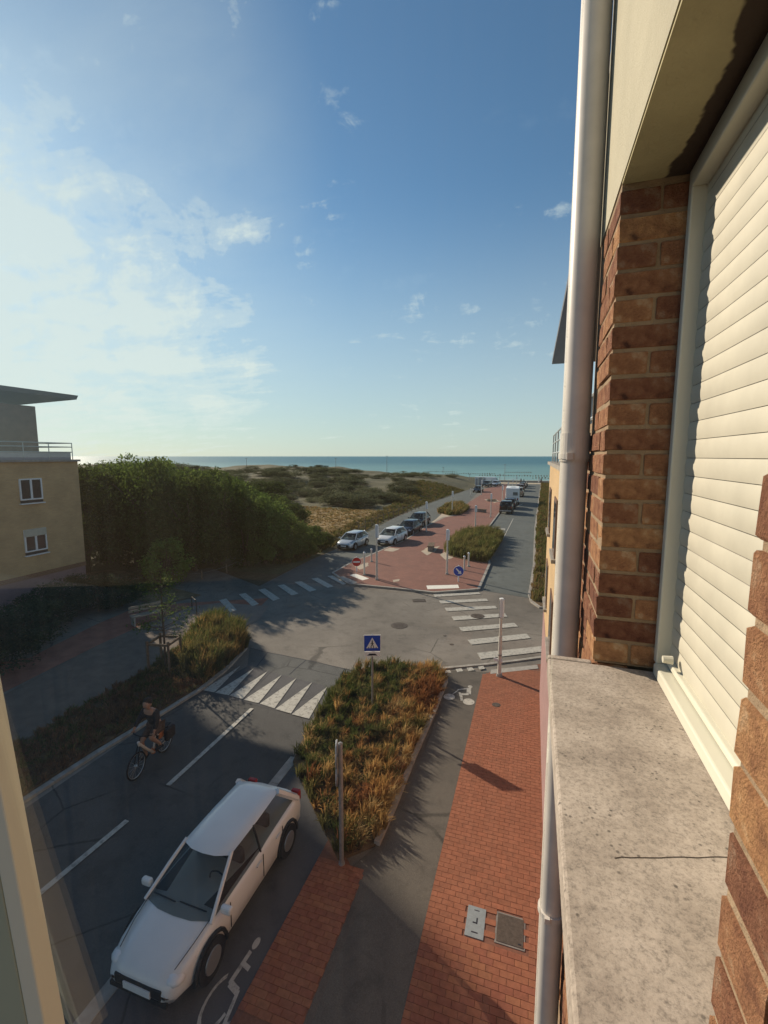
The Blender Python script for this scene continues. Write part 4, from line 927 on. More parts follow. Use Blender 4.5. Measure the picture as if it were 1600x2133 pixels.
def post_sign(px, py, top, label, name='road_sign', h0=0.0):
    p = on_ground(px, py, h0); lo, hi = 0, 12
    for _ in range(40):
        m = (lo + hi) / 2; v = Vector((p.x, p.y, h0 + m)) - CAM
        if 1066.5 - FPX * v.dot(UP) / v.dot(FW) > top: lo = m
        else: hi = m
    a = math.atan2(CAM.y - p.y, CAM.x - p.x) + math.pi / 2
    return p, lo, a
# crossing sign
p, H, a = post_sign(776, 1480, 1322, '')
t = thing('road_sign', 'blue square pedestrian crossing sign with white hump plate below, in the grass bed', 'road sign', (p.x, p.y, 0), a)
MB().cyl((0, .04, 0), (0, .04, H), .032, .032, 10).build('post', M['galv'], t, world=False)
def flat(pts, y, th=0.004):           # polygon in the x-z plane facing -y
    m_ = MB(); n = len(pts); vs = [(x, y, z) for x, z in pts] + [(x, y + th, z) for x, z in pts]
    tr = tessellate_polygon([[Vector((x, z, 0)) for x, z in pts]])
    fs = [tuple(tt) for tt in tr] + [tuple(i + n for i in tt[::-1]) for tt in tr] + [(i, (i + 1) % n, n + (i + 1) % n, n + i) for i in range(n)]
    m_.add(vs, fs); return m_
def rect(x0, z0, x1, z1_): return [(x0, z0), (x1, z0), (x1, z1_), (x0, z1_)]
zc_ = H - .28
flat(rect(-.27, zc_ - .27, .27, zc_ + .27), -.01, .02).build('sign_edge', M['white'], t, world=False)
flat(rect(-.255, zc_ - .255, .255, zc_ + .255), -.014, .003).build('sign_face', M['sign_blue'], t, world=False)
flat([(-.19, zc_ - .16), (.19, zc_ - .16), (0, zc_ + .19)], -.018, .003).build('white_triangle', M['white'], t, world=False)
w = MB()
for s in ([disc(0.0, zc_ + .075, .022, 12)], [seg((0, zc_ + .05), (.0, zc_ - .03), .035)], [seg((0, zc_ - .02), (-.045, zc_ - .12), .022)], [seg((0, zc_ - .02), (.045, zc_ - .12), .022)], [seg((0, zc_ + .03), (-.05, zc_ - .02), .016)], [seg((0, zc_ + .03), (.05, zc_ - .02), .016)]):
    f_ = flat(s[0], -.0225 - .0004 * len(w.v) / 24, .002); w.add(f_.v, f_.f)
for k in range(4):
    f_ = flat([(-.15 + k * .085, zc_ - .155), (-.11 + k * .085, zc_ - .155), (-.09 + k * .075, zc_ - .128), (-.12 + k * .075, zc_ - .128)], -.0222, .002); w.add(f_.v, f_.f)
w.build('walking_figure', M['dark'], t, world=False)
flat(rect(-.25, zc_ - .44, .25, zc_ - .285), -.01, .02).build('sub_plate', M['white'], t, world=False)
flat([(-.17, zc_ - .41), (.17, zc_ - .41), (.09, zc_ - .345), (-.09, zc_ - .345)], -.016, .003).build('hump_symbol', M['dark'], t, world=False)

# signs seen from the edge, on the post by the near bed
p, H, a = post_sign(712, 1800, 1548, '')
t = thing('road_sign', 'grey steel post at the near end of the bed, two round signs edge-on', 'road sign', (p.x, p.y, 0))
MB().cyl((0, 0, 0), (0, 0, H), .045, .045, 14).build('post', M['galv'], t, world=False)
MB().cyl((0, 0, H), (0, 0, H + .02), .036, .02, 12).build('cap', M['galv'], t, world=False)
MB().cyl((0, 0, 0.0), (0, 0, .05), .07, .06, 12).build('foot', M['galv'], t, world=False)
for k, (zz, rr) in enumerate(((H - .28, .26), (H - .72, .21))):
    yy = -.06
    ax = Vector((.80, .62, 0)) if 0 else Vector((.93, .36, 0))
    c = Vector((-.10, .05, zz))
    MB().cyl(c - ax * .012, c + ax * .012, rr, rr, 28).build('sign_disc', M['galv'], t, world=False)
    MB().cyl(c - ax * .020, c - ax * .0125, rr * .97, rr * .97, 28).build('sign_face', M['panel_white'], t, world=False)
    MB().box((-.05, .02, zz), (.10, .05, .04)).build('clamp', M['galv'], t, world=False)

# no entry and keep right signs on the island
def round_sign(px, py, top, r, label, kind):
    p, H, a = post_sign(px, py, top, '', h0=.08); H = max(H, r * 2 + .25)
    t = thing('road_sign', label, 'road sign', (p.x, p.y, .08), a)
    MB().cyl((0, .03, 0), (0, .03, H), .04, .04, 10).build('post', M['white'], t, world=False)
    c = Vector((0, 0, H - r - .03))
    MB().cyl(c + Vector((0, .012, 0)), c + Vector((0, -.012, 0)), r, r, 28).build('sign_rim', M['white'], t, world=False)
    MB().cyl(c + Vector((0, -.0125, 0)), c + Vector((0, -.017, 0)), r * .94, r * .94, 28).build('sign_face', M['sign_red' if kind == 'no' else 'sign_blue'], t, world=False)
    if kind == 'no': flat(rect(-r * .72, c.z - r * .17, r * .72, c.z + r * .17), -.022, .003).build('white_bar', M['white'], t, world=False)
    else:
        pts = [(-.6, .45), (-.42, .62), (.25, -.02), (.25, .32), (.55, .32), (.55, -.58), (-.35, -.58), (-.35, -.28), (0, -.28)]
        pts = [(-.52, .38), (-.36, .54), (.22, -.06), (.38, .12), (.5, -.52), (-.14, -.40), (.04, -.22)]
        flat([(x * r * 1.1, c.z + z_ * r * 1.1) for x, z_ in pts], -.022, .003).build('white_arrow', M['white'], t, world=False)
round_sign(743, 1191, 1160, .33, 'round red no entry sign with white bar, on a low white post', 'no')
round_sign(955, 1212, 1178, .34, 'round blue sign with white arrow pointing down right at the island front', 'keep')
def bollard(px, py, top, label):
    p, H, a = post_sign(px, py, top, '', h0=.08)
    t = thing('bollard', label, 'bollard', (p.x, p.y, .08), 0, 'slim cream bollards on the island')
    MB().cyl((0, 0, 0), (0, 0, .06), .13, .11, 12).build('foot', M['concrete'], t, world=False)
    MB().cyl((0, 0, .06), (0, 0, H - .1), .062, .058, 12).build('shaft', M['pole_cream'], t, world=False)
    MB().sphere((0, 0, H - .06), .085, 10, 6).build('ball', M['panel_white'], t, world=False, smooth=True)
bollard(759, 1198, 1150, 'slim cream bollard right of the no entry sign')
bollard(774, 1170, 1143, 'slim cream bollard behind the left front lamp post')
bollard(967, 1188, 1158, 'slim cream bollard just behind the blue arrow sign')
bollard(976, 1180, 1151, 'slim cream bollard against the olive grass bed')
bollard(980, 1034, 1018, 'far slim cream bollard left of the distant black car')

# ------------------------------------------------------------------ post fence beside the meadow
def fence(pxs, label, h=1.15):
    pts = [on_ground(*q) for q in pxs]; p0 = pts[0]
    t = thing('post_fence', label, 'fence', (p0.x, p0.y, dune_h(p0.x, p0.y)))
    prev = None
    for a, b_ in zip(pts, pts[1:]):
        L = (b_ - a).length; k = max(1, round(L / 2.0))
        for i in range(k):
            q = a.lerp(b_, i / k); z = dune_h(q.x, q.y); lean = random.uniform(-.05, .05); hh = h * random.uniform(.85, 1.12)
            MB().cyl((q.x, q.y, z - .2), (q.x + lean, q.y + lean, z + hh), .055, .05, 7).build('post', M['wood'], t)
            cur = Vector((q.x + lean, q.y + lean, z + hh * .8))
            if prev:
                MB().cyl(prev, cur, .008, .008, 4).build('wire', M['galv'], t)
            prev = cur
fence([(747, 1112), (775, 1098), (820, 1078), (880, 1057)], 'grey timber post and wire fence along the meadow bank')
fence([(180, 1215), (300, 1212), (420, 1206), (520, 1178), (640, 1140)], 'row of low timber posts at the foot of the dark thicket', .9)

# ------------------------------------------------------------------ vehicles
def loft(stations, ringf, caps=True):
    m = MB(); rings = [ringf(s) for s in stations]; n = len(rings[0])
    for r_ in rings: m.v += r_
    for i in range(len(rings) - 1):
        for j in range(n): m.f.append((i * n + j, i * n + (j + 1) % n, (i + 1) * n + (j + 1) % n, (i + 1) * n + j))
    if caps: m.f.append(tuple(range(n - 1, -1, -1))); k = (len(rings) - 1) * n; m.f.append(tuple(range(k, k + n)))
    return m
def car(label, loc, rz, paint, kind='hatch', L=4.0, Wd=1.72, Ht=1.47, group='cars parked along the roads', front='grille', name='parked_car'):
    t = thing(name, label, 'car', loc, rz, group)
    sx, sy, sz = L / 4.0, Wd / 1.74, Ht / 1.47
    if kind == 'hatch':
        st = [(-2.0, .40, .72, .66), (-1.97, .30, .86, .76), (-1.88, .26, .93, .81), (-1.5, .23, .95, .86), (-.5, .22, .94, .87), (.5, .22, .92, .87), (.95, .22, .91, .865), (1.3, .23, .84, .85), (1.65, .24, .75, .81), (1.88, .27, .66, .74), (1.97, .32, .57, .67), (2.0, .38, .50, .60)]
        gb = (1.12, -1.80); gt = (.30, -1.28); zt = 1.45; hwb, hwt = .79, .57
    else:
        st = [(-2.0, .45, .85, .70), (-1.97, .36, 1.02, .80), (-1.85, .34, 1.06, .85), (-1.5, .32, 1.06, .87), (.5, .32, 1.03, .87), (.95, .32, 1.02, .865), (1.4, .32, .97, .85), (1.8, .34, .90, .81), (1.95, .38, .80, .76), (2.0, .45, .70, .70)]
        gb = (1.0, -1.93); gt = (.45, -1.75); zt = 1.46; hwb, hwt = .81, .68
    def ring(s):
        x, zl, zb, w = s
        half = [(w * .55, zl - .02), (w * .88, zl), (w * .985, zl + .10), (w, (zl + zb) / 2), (w * .975, zb - .07), (w * .90, zb), (w * .5, zb + .035)]
        pts = half + [(-a, b_) for a, b_ in half[::-1]]
        return [(x * sx, a * sy, b_ * sz) for a, b_ in pts]
    body = loft(st, ring).build('body', paint, t, world=False, smooth=True)
    # cabin: glazed prism, roof, pillars
    zb0 = .90 if kind == 'hatch' else 1.0
    nst = 8
    def loop(xf, xr, hw, z, bow=.10):
        o_ = []
        o_ += [(xf + bow * 0, -hw), (xf + bow, -hw * .5), (xf + bow * 1.2, 0), (xf + bow, hw * .5), (xf, hw)]
        o_ += [(xf * .5 + xr * .5, hw * 1.02), (xr, hw * .97), (xr - bow * .5, hw * .5), (xr - bow * .5, -hw * .5), (xr, -hw * .97), (xf * .5 + xr * .5, -hw * 1.02)]
        return [(x * sx, y * sy, z * sz) for x, y in o_]
    m = MB(); A = loop(gb[0], gb[1], hwb, zb0); B = loop((gb[0] * .42 + gt[0] * .58), (gb[1] * .42 + gt[1] * .58), (hwb * .45 + hwt * .55), zb0 * .42 + (zt - .05) * .58); C = loop(gt[0], gt[1], hwt, zt - .05)
    n = len(A); m.v = A + B + C
    for q in range(2): m.f += [(q * n + j, q * n + (j + 1) % n, (q + 1) * n + (j + 1) % n, (q + 1) * n + j) for j in range(n)]
    m.f.append(tuple(range(2 * n, 3 * n)))
    m.build('windows', M['car_glass'], t, world=False)
    m = MB(); C0 = loop(gt[0] + .06, gt[1] - .05, hwt + .02, zt - .055); C1 = loop(gt[0] - .02, gt[1] + .02, hwt * .93, zt - .01, .08); C2 = loop(gt[0] - .25, gt[1] + .25, hwt * .6, zt + .02, .05)
    m.v = C0 + C1 + C2
    for q in range(2): m.f += [(q * n + j, q * n + (j + 1) % n, (q + 1) * n + (j + 1) % n, (q + 1) * n + j) for j in range(n)]
    m.f.append(tuple(range(2 * n, 3 * n)))
    m.build('roof', paint, t, world=False, smooth=True)
    MB().box((-.30 * sx, 0, (zb0 + .005) * sz), (2.5 * sx, hwb * 1.86 * sy, .07)).build('interior', M['grille'], t, world=False)
    for a_, b_ in ((.02, .37), (.02, -.37), (-.85, .37), (-.85, -.37)):
        MB().box((a_ * sx, b_ * sy, (zb0 + .16) * sz), (.12, .42, .30)).build('seat', M['seat'], t, world=False, bevel=.04)
        MB().box((a_ * sx - .02, b_ * sy, (zb0 + .38) * sz), (.09, .24, .13)).build('headrest', M['seat'], t, world=False, bevel=.03)
    MB().torus((.50 * sx, .37 * sy, (zb0 + .07) * sz), .16, .014, 'X', 18, 5).build('steering_wheel', M['black'], t, world=False)
    MB().tube([(1.02 * sx, -.70 * sy, (zb0 + .03) * sz), (1.06 * sx, -.1, (zb0 + .05) * sz)], .012, 5).build('wiper', M['black'], t, world=False)
    MB().tube([(1.02 * sx, -.05 * sy, (zb0 + .03) * sz), (1.04 * sx, .6 * sy, (zb0 + .05) * sz)], .012, 5).build('wiper', M['black'], t, world=False)
    for s_ in (-1, 1):
        MB().tube([(1.08 * sx, s_ * .74 * sy, .915 * sz if kind == 'hatch' else 1.03 * sz), (1.45 * sx, s_ * .70 * sy, .845 * sz if kind == 'hatch' else .985 * sz), (1.80 * sx, s_ * .62 * sy, .745 * sz if kind == 'hatch' else .93 * sz)], .007, 4).build('bonnet_seam', M['grille'], t, world=False)
    for s_ in (-1, 1):
        def P(x, y, z): return (x * sx, y * sy * s_, z * sz)
        MB().tube([P(gb[0] + .02, hwb, zb0 - .02), P(gb[0] * .42 + gt[0] * .58 + .02, hwb * .45 + hwt * .55, zb0 * .42 + (zt - .05) * .58), P(gt[0], hwt, zt - .04)], .035, 6).build('front_pillar', paint, t, world=False)
        MB().tube([P(gb[1], hwb * .97, zb0 - .02), P(gb[1] * .42 + gt[1] * .58, (hwb * .45 + hwt * .55) * .97, zb0 * .42 + (zt - .05) * .58), P(gt[1], hwt * .97, zt - .04)], .07, 6).build('rear_pillar', paint, t, world=False)
        xm = -.30
        MB().tube([P(xm, hwb * 1.015, zb0), P(xm - .03, (hwb * .45 + hwt * .55) * 1.02, zb0 * .42 + (zt - .05) * .58), P(xm - .05, hwt * 1.01, zt - .05)], .022, 5).build('door_pillar', M['grille'], t, world=False)
        for xx in (.72, -.30, -1.05 if kind != 'hatch' else -1.02):
            MB().box(P(xx, .872, .62), (.010, .012, .50 * sz)).build('door_seam', M['grille'], t, world=False)
        for xx in (-.15, -.85): MB().box(P(xx, .885, .80), (.16 * sx, .025, .03)).build('door_handle', paint, t, world=False)
        mr = MB().box(P(.93, .97, .98 if kind == 'hatch' else 1.08), (.10, .20, .13)); mr.build('mirror', paint, t, world=False, bevel=.035)
        for xx in (1.24, -1.22):
            w = thing_part('wheel', t, (xx * sx, s_ * .80 * sy, .31))
            MB().cyl((0, -.10 * s_, 0), (0, .085 * s_, 0), .31, .31, 22).build('tyre', M['black'], w, world=False)
            MB().cyl((0, .04 * s_, 0), (0, .10 * s_, 0), .20, .185, 18).build('rim', M['rim'], w, world=False)
            arch = MB(); pts = [( xx * sx + .37 * math.cos(R(d_)), s_ * .868 * sy, .31 + .37 * math.sin(R(d_))) for d_ in range(-5, 186, 19)]
            arch.tube(pts, .035, 5); arch.build('wheel_arch', M['grille'], t, world=False)
        if kind == 'hatch':
            MB().sphere(P(1.78, .60, .60), .15, 12, 7, (1.0, 1.1, .62)).build('headlight', M['chrome'], t, world=False, smooth=True)
            MB().box(P(-1.93, .66, .86), (.10, .20, .22)).build('tail_light', M['tail'], t, world=False, bevel=.02)
        else:
            MB().cyl(P(1.93, .60, .72), P(2.0, .60, .72), .13, .12, 14).build('headlight', M['chrome'], t, world=False)
            MB().box(P(-1.98, .74, .82), (.06, .12, .28)).build('tail_light', M['tail'], t, world=False, bevel=.02)
    MB().box((1.965 * sx, 0, .47 * sz), (.09, 1.05 * sy, .16 if front == 'grille' else .10)).build('grille', M['grille'], t, world=False, bevel=.02)
    MB().box((1.99 * sx, 0, .34 * sz), (.05, 1.25 * sy, .07)).build('air_intake', M['grille'], t, world=False)
    MB().box((2.02 * sx, 0, .44 * sz), (.02, .50, .11)).build('number_plate', M['white'], t, world=False)
    MB().box((-2.01 * sx, 0, .60 * sz), (.02, .50, .11)).build('number_plate', M['white'], t, world=False)
    return t
def thing_part(name, parent, loc):
    o = bpy.data.objects.new(name, None); COL.objects.link(o); o.parent = parent; o.location = loc; return o
def heading(dx, dy): return math.atan2(dy, dx)
def gl(px, py, h=0): q = on_ground(px, py, h); return q
# silver hatchback moving out, white hatchback etc. (front towards the window)
q = gl(736, 1139); car('small silver hatchback driving on the left carriageway beside the thicket', (q.x, q.y, -.02), heading(-.09, -1) , P_silver, L=3.8, Wd=1.64, Ht=1.42, group=None, name='driving_car')
q = gl(820, 1130); car('white hatchback with black grille, first of the row parked at the island', (q.x - .15, q.y, -.02), heading(-.13, -1), P_white, L=4.05, Wd=1.75)
q = gl(857, 1110); car('dark blue rounded hatchback parked second, behind the white one', (q.x - .2, q.y, -.02), heading(-.10, -1), P_navy, L=3.85, Wd=1.73, Ht=1.42)
q = gl(880, 1094); car('black estate car parked third in the row at the island', (q.x - .4, q.y, -.02), heading(-.06, -1), P_black, L=4.4, Wd=1.8, Ht=1.55)
q = gl(996, 1025); car('black car parked far up the island left kerb', (q.x, q.y, -.02), heading(-.08, -1), P_black, L=4.3, Wd=1.8, Ht=1.5)
q = gl(1014, 1014); car('grey green car at the far end of the island near the sea front', (q.x, q.y, -.02), heading(-.2, -1), P_green, 'suv', L=4.3, Wd=1.85, Ht=1.7)
q = gl(1025, 1012); car('light grey car parked right beside the far grey green one', (q.x + 1, q.y + 1, -.02), heading(-.2, -1), P_silver, L=4.2, Wd=1.8, Ht=1.5)
q = gl(1055, 1068)
suv = car('black off-roader with a round spare wheel cover, nearest on the sea road', (q.x, q.y + .3, -.02), heading(0.02, 1), P_black, 'suv', L=4.0, Wd=1.8, Ht=1.85)
MB().cyl((-2.02, .05, 1.0), (-2.22, .05, 1.0), .36, .34, 24).build('spare_wheel', M['black'], suv, world=False)
MB().box((-2.03, 0, .50), (.12, 1.6, .18)).build('rear_bumper', M['rim'], suv, world=False, bevel=.03)
q = gl(1062, 1059); car('dark blue car parked between the off-roader and the motorhome', (q.x, q.y + 1, -.02), heading(0.02, 1), P_navy, 'suv', L=4.4, Wd=1.8, Ht=1.65)
q = gl(1086, 1031); car('dark van-like brown car parked behind the motorhome', (q.x - .4, q.y - 3, -.02), heading(0.03, 1), P_beige, 'suv', L=4.6, Wd=1.85, Ht=1.9)
q = gl(1086, 1022); car('dark red car parked far along the sea road', (q.x - .2, q.y, -.02), heading(0.03, 1), P_red, 'suv', L=4.3, Wd=1.8, Ht=1.65)
q = gl(1089, 1016); car('black car parked farthest along the sea road', (q.x, q.y, -.02), heading(0.03, 1), P_black, L=4.3, Wd=1.8, Ht=1.5)
q = gl(1092, 1012.5); car('grey car just beyond the farthest black one', (q.x, q.y, -.02), heading(0.03, 1), P_green, L=4.3, Wd=1.8, Ht=1.5)
car('white car parked in the shaded bay at lower left, nearest the window', (-5.28, 6.35, -.02), heading(.0, -1), P_white, L=3.85, Wd=1.46, Ht=1.36, group=None)
# motorhome
q = gl(1067, 1050)
t = thing('motorhome', 'white motorhome parked on the sea road behind the dark cars', 'motorhome', (q.x, q.y + 1.2, -.02), R(1.5))
MB().box((0, 0, 1.72), (2.25, 6.0, 2.35)).build('body', M['white'], t, world=False, bevel=.14)
MB().box((0, 3.3, 1.2), (2.0, 1.6, 1.5)).build('cab', M['white'], t, world=False, bevel=.2)
MB().box((.45, -3.01, 1.95), (.75, .04, .55)).build('rear_window', M['car_glass'], t, world=False)
MB().box((1.13, -1.2, 2.0), (.03, .9, .5)).build('side_window', M['car_glass'], t, world=False)
MB().box((1.13, 1.0, 2.0), (.03, .9, .5)).build('side_window', M['car_glass'], t, world=False)
MB().box((0, -.8, 2.96), (.9, .7, .14)).build('roof_vent', M['panel_white'], t, world=False, bevel=.03)
MB().box((0, -3.02, .72), (2.1, .08, .22)).build('rear_bumper', M['rail'], t, world=False)
for sx_ in (-.85, .85): MB().box((sx_, -3.03, 1.05), (.18, .04, .34)).build('tail_light', M['tail'], t, world=False)
for yy in (-1.9, 3.1):
    for sx_ in (-1.0, 1.0): MB().cyl((sx_ - .1, yy, .34), (sx_ + .1, yy, .34), .34, .34, 18).build('wheel', M['black'], t, world=False)

# ------------------------------------------------------------------ cyclist
def skin_body(name, verts, edges, radii, m, parent, root=0, levels=1):
    me = bpy.data.meshes.new(name); me.from_pydata([tuple(v) for v in verts], edges, []); me.materials.append(m)
    o = bpy.data.objects.new(name, me); COL.objects.link(o); o.parent = parent
    md = o.modifiers.new('skin', 'SKIN'); md.use_smooth_shade = True
    for i, r_ in enumerate(radii):
        me.skin_vertices[0].data[i].radius = (r_, r_) if not isinstance(r_, tuple) else r_; me.skin_vertices[0].data[i].use_root = (i == root)
    sd = o.modifiers.new('sub', 'SUBSURF'); sd.levels = levels; sd.render_levels = levels + 1
    return o
F_, B_ = on_ground(283, 1622), on_ground(347, 1560)
dirv = (F_ - B_); dirv.z = 0; dirv.normalize(); mid = (F_ + B_) / 2
rz = math.atan2(dirv.y, dirv.x)
bk_ = thing('bicycle', 'cream and orange city bicycle with dark panniers ridden along the left lane', 'bicycle', (mid.x, mid.y, -.026), rz)
for x, nm in ((-.56, 'rear_wheel'), (.56, 'front_wheel')):
    w = thing_part(nm, bk_, (x, 0, .345))
    MB().torus((0, 0, 0), .325, .022, 'Y', 32, 7).build('tyre', M['black'], w, world=False, smooth=True)
    MB().torus((0, 0, 0), .298, .011, 'Y', 32, 5).build('rim', M['rim'], w, world=False)
    sp = MB()
    for k in range(14):
        a = k * 2 * math.pi / 14; sp.cyl((0, 0, 0), (math.cos(a) * .30, 0, math.sin(a) * .30), .0025, .0025, 4)
    sp.build('spokes', M['rim'], w, world=False)
    MB().cyl((0, -.05, 0), (0, .05, 0), .03, .03, 10).build('hub', M['rim'], w, world=False)
MB().tube([(.42, 0, .86), (.10, 0, .48), (-.08, 0, .30)], .034, 9).build('down_tube', M['cream_frame'], bk_, world=False)
MB().tube([(-.08, 0, .30), (-.22, 0, .82)], .024, 9).build('seat_tube', M['cream_frame'], bk_, world=False)
MB().tube([(.44, 0, .92), (.40, 0, .80)], .034, 9).build('head_tube', M['cream_frame'], bk_, world=False)
for s_ in (-.05, .05):
    MB().tube([(.43, s_ * .6, .80), (.50, s_, .62), (.56, s_, .345)], .015, 7).build('fork_blade', M['black'], bk_, world=False)
    MB().tube([(-.08, s_ * .5, .30), (-.56, s_, .345)], .013, 7).build('chain_stay', M['cream_frame'], bk_, world=False)
    MB().tube([(-.21, s_ * .5, .76), (-.56, s_, .345)], .011, 7).build('seat_stay', M['cream_frame'], bk_, world=False)
MB().tube([(.40, 0, .92), (.36, 0, 1.02)], .018, 7).build('stem', M['black'], bk_, world=False)
MB().tube([(.22, -.30, 1.02), (.34, -.2, 1.05), (.37, 0, 1.03), (.34, .2, 1.05), (.22, .30, 1.02)], .014, 7).build('handlebar', M['black'], bk_, world=False)
MB().box((-.27, 0, .93), (.26, .15, .05)).build('saddle', M['black'], bk_, world=False, bevel=.02)
MB().tube([(-.22, 0, .82), (-.25, 0, .92)], .015, 7).build('seat_post', M['rim'], bk_, world=False)
MB().box((-.58, 0, .72), (.42, .13, .02)).build('rack', M['black'], bk_, world=False)
for s_ in (-1, 1): MB().box((-.60, s_ * .14, .55), (.36, .13, .33)).build('pannier', M['cloth_dark'], bk_, world=False, bevel=.04)
MB().sphere((-.12, -.02, .32), .10, 10, 6, (1, .6, 1)).build('motor_casing', M['orange'], bk_, world=False, smooth=True)
MB().box((-.42, .03, .60), (.26, .05, .16)).build('chain_guard', M['orange'], bk_, world=False, bevel=.03)
MB().tube([(.60 - .56 + .0, 0, .30), (-.08, 0, .30)], .015, 6)
for s_, dx_, dz_ in ((-1, .14, -.10), (1, -.14, .10)):
    MB().tube([(-.08, s_ * .07, .30), (-.08 + dx_, s_ * .10, .30 + dz_)], .012, 6).build('crank', M['black'], bk_, world=False)
    MB().box((-.08 + dx_, s_ * .15, .30 + dz_), (.09, .10, .025)).build('pedal', M['black'], bk_, world=False)
per = thing('person', 'person in a dark jacket riding the bicycle towards the window, hands on the bar', 'person', (mid.x, mid.y, -.026), rz)
# one continuous body
V = [(-.24, 0, 1.00), (-.20, 0, 1.18), (-.10, 0, 1.38), (-.04, 0, 1.50), (-.01, 0, 1.57), (.03, 0, 1.66), (.04, 0, 1.76),
     (-.08, .18, 1.46), (.06, .27, 1.25), (.23, .30, 1.08), (-.08, -.18, 1.46), (.06, -.27, 1.25), (.23, -.30, 1.08),
     (-.20, .10, .98), (.14, .12, .86), (-.16, .14, .52), (-.19, .14, .44), (-.08, .15, .42),
     (-.20, -.10, .98), (.20, -.12, .74), (.03, -.14, .36), (.02, -.14, .26), (.13, -.15, .24)]
E_ = [(0, 1), (1, 2), (2, 3), (3, 4), (4, 5), (5, 6), (3, 7), (7, 8), (8, 9), (3, 10), (10, 11), (11, 12), (0, 13), (13, 14), (14, 15), (15, 16), (16, 17), (0, 18), (18, 19), (19, 20), (20, 21), (21, 22)]
RD = [.14, .13, .15, .10, .052, .085, .075, .075, .05, .034, .075, .05, .034, .10, .068, .045, .04, .035, .10, .068, .045, .04, .035]
skin_body('body', V, E_, RD, M['skin'], per)
# clothes over the body
VJ = [(-.23, 0, 1.03), (-.20, 0, 1.18), (-.10, 0, 1.38), (-.045, 0, 1.50), (-.08, .18, 1.465), (.055, .27, 1.255), (.19, .297, 1.12), (-.08, -.18, 1.465), (.055, -.27, 1.255), (.19, -.297, 1.12)]
skin_body('jacket', VJ, [(0, 1), (1, 2), (2, 3), (3, 4), (4, 5), (5, 6), (3, 7), (7, 8), (8, 9)], [.165, .155, .178, .115, .095, .066, .05, .095, .066, .05], M['cloth_dark'], per)
VS = [(-.24, 0, .99), (-.20, .10, .97), (.10, .12, .875), (-.20, -.10, .97), (.14, -.12, .78)]
skin_body('shorts', VS, [(0, 1), (1, 2), (0, 3), (3, 4)], [.165, .125, .09, .125, .09], M['cloth_brown'], per)
MB().sphere((.03, 0, 1.74), .118, 14, 9, (1.05, .88, 1.1)).build('head_shell', M['skin'], per, world=False, smooth=True)
MB().sphere((.0, 0, 1.79), .122, 14, 9, (1.05, .92, .95)).build('hair', M['hair'], per, world=False, smooth=True)
MB().cyl((.14, 0, 1.72), (.165, 0, 1.70), .014, .018, 7).build('nose', M['skin'], per, world=False)
for s_ in (-1, 1):
    MB().sphere((.131, s_ * .038, 1.745), .013, 8, 5).build('eye', M['dark'], per, world=False)
    MB().sphere((.03, s_ * .105, 1.72), .026, 8, 5, (.8, .4, 1.2)).build('ear', M['skin'], per, world=False)
    h_ = MB(); h_.sphere((.235, s_ * .30, 1.065), .036, 8, 6, (1.1, .9, .7))
    for k in range(4):
        y0 = s_ * (.275 + k * .02); h_.tube([(.245, y0, 1.062), (.268 + .002 * k, y0, 1.045), (.252, y0, 1.02), (.225, y0, 1.012)], [.010, .009, .008, .007], 5)
    h_.tube([(.225, s_ * .265, 1.06), (.235, s_ * .25, 1.035), (.232, s_ * .25, 1.015)], [.011, .010, .008], 5)
    h_.build('hand', M['skin'], per, world=False, smooth=True)
    a_ = (-.12, .15, .425) if s_ > 0 else (.08, -.15, .245)
    MB().box((a_[0], a_[1], a_[2]), (.26, .09, .07)).build('shoe', M['black'], per, world=False, bevel=.025)
MB().box((.142, 0, 1.678), (.008, .045, .008)).build('mouth', M['cloth_brown'], per, world=False)

# ------------------------------------------------------------------ left apartment block (yellow brick, roof terrace, deep eaves)
XB = -26.6
blk = thing('apartment_block', 'yellow brick apartment block with roof terrace and wide flat eaves at left', 'apartment block', (XB, 10, 0))
yf = 20.9; yn = -14
MB().box((XB - 6, (yf + yn) / 2, .65), (12, yf - yn, 1.5)).build('base_wall', M['pink'], blk)
MB().box((XB - 6, (yf + yn) / 2, 1.52), (12.06, yf - yn + .06, .26)).build('brick_band', M['redwall'], blk)
MB().box((XB - 5.96, (yf + yn) / 2, 4.78), (12, yf - yn, 6.26)).build('wall', M['yellow'], blk)
MB().box((XB - 5.9, (yf + yn) / 2, 7.95), (12.2, yf - yn + .15, .12)).build('coping', M['concrete'], blk)
MB().box((XB - 7.0, (19.6 + yn) / 2, 9.55), (11.4, 19.6 - yn, 3.1)).build('attic_wall', M['cladding'], blk)
MB().box((XB - .6, 9.6, 8.8), (1.4, 13.2, 1.7)).build('terrace_screen', mat('screen_grey', (0.30, 0.33, 0.33), .6, .05, 2), blk)
m_ = MB(); m_.add([(XB - 13.5, yn, 11.6), (XB + .15, yn, 11.95), (XB + .15, 21.2, 11.86), (XB - 13.5, 21.2, 11.5), (XB - 13.5, yn, 11.35), (XB + .05, yn, 11.70), (XB + .05, 21.15, 11.62), (XB - 13.5, 21.15, 11.2)],
                  [(0, 1, 2, 3), (7, 6, 5, 4), (1, 0, 4, 5), (2, 1, 5, 6), (3, 2, 6, 7), (0, 3, 7, 4)]); m_.build('roof', M['roof'], blk)
for zz in (8.45, 8.75, 8.98): MB().cyl((XB + .05, -8, zz), (XB + .05, 20.6, zz), .03, .03, 6).build('rail', M['rail'], blk)
for zz in (8.45, 8.75, 8.98): MB().cyl((XB + .05, 20.6, zz), (XB - 5, 20.6, zz), .03, .03, 6).build('rail', M['rail'], blk)
for k in range(20): MB().cyl((XB + .05, 20.6 - k * 1.4, 8.0), (XB + .05, 20.6 - k * 1.4, 9.0), .025, .025, 6).build('baluster', M['rail'], blk)
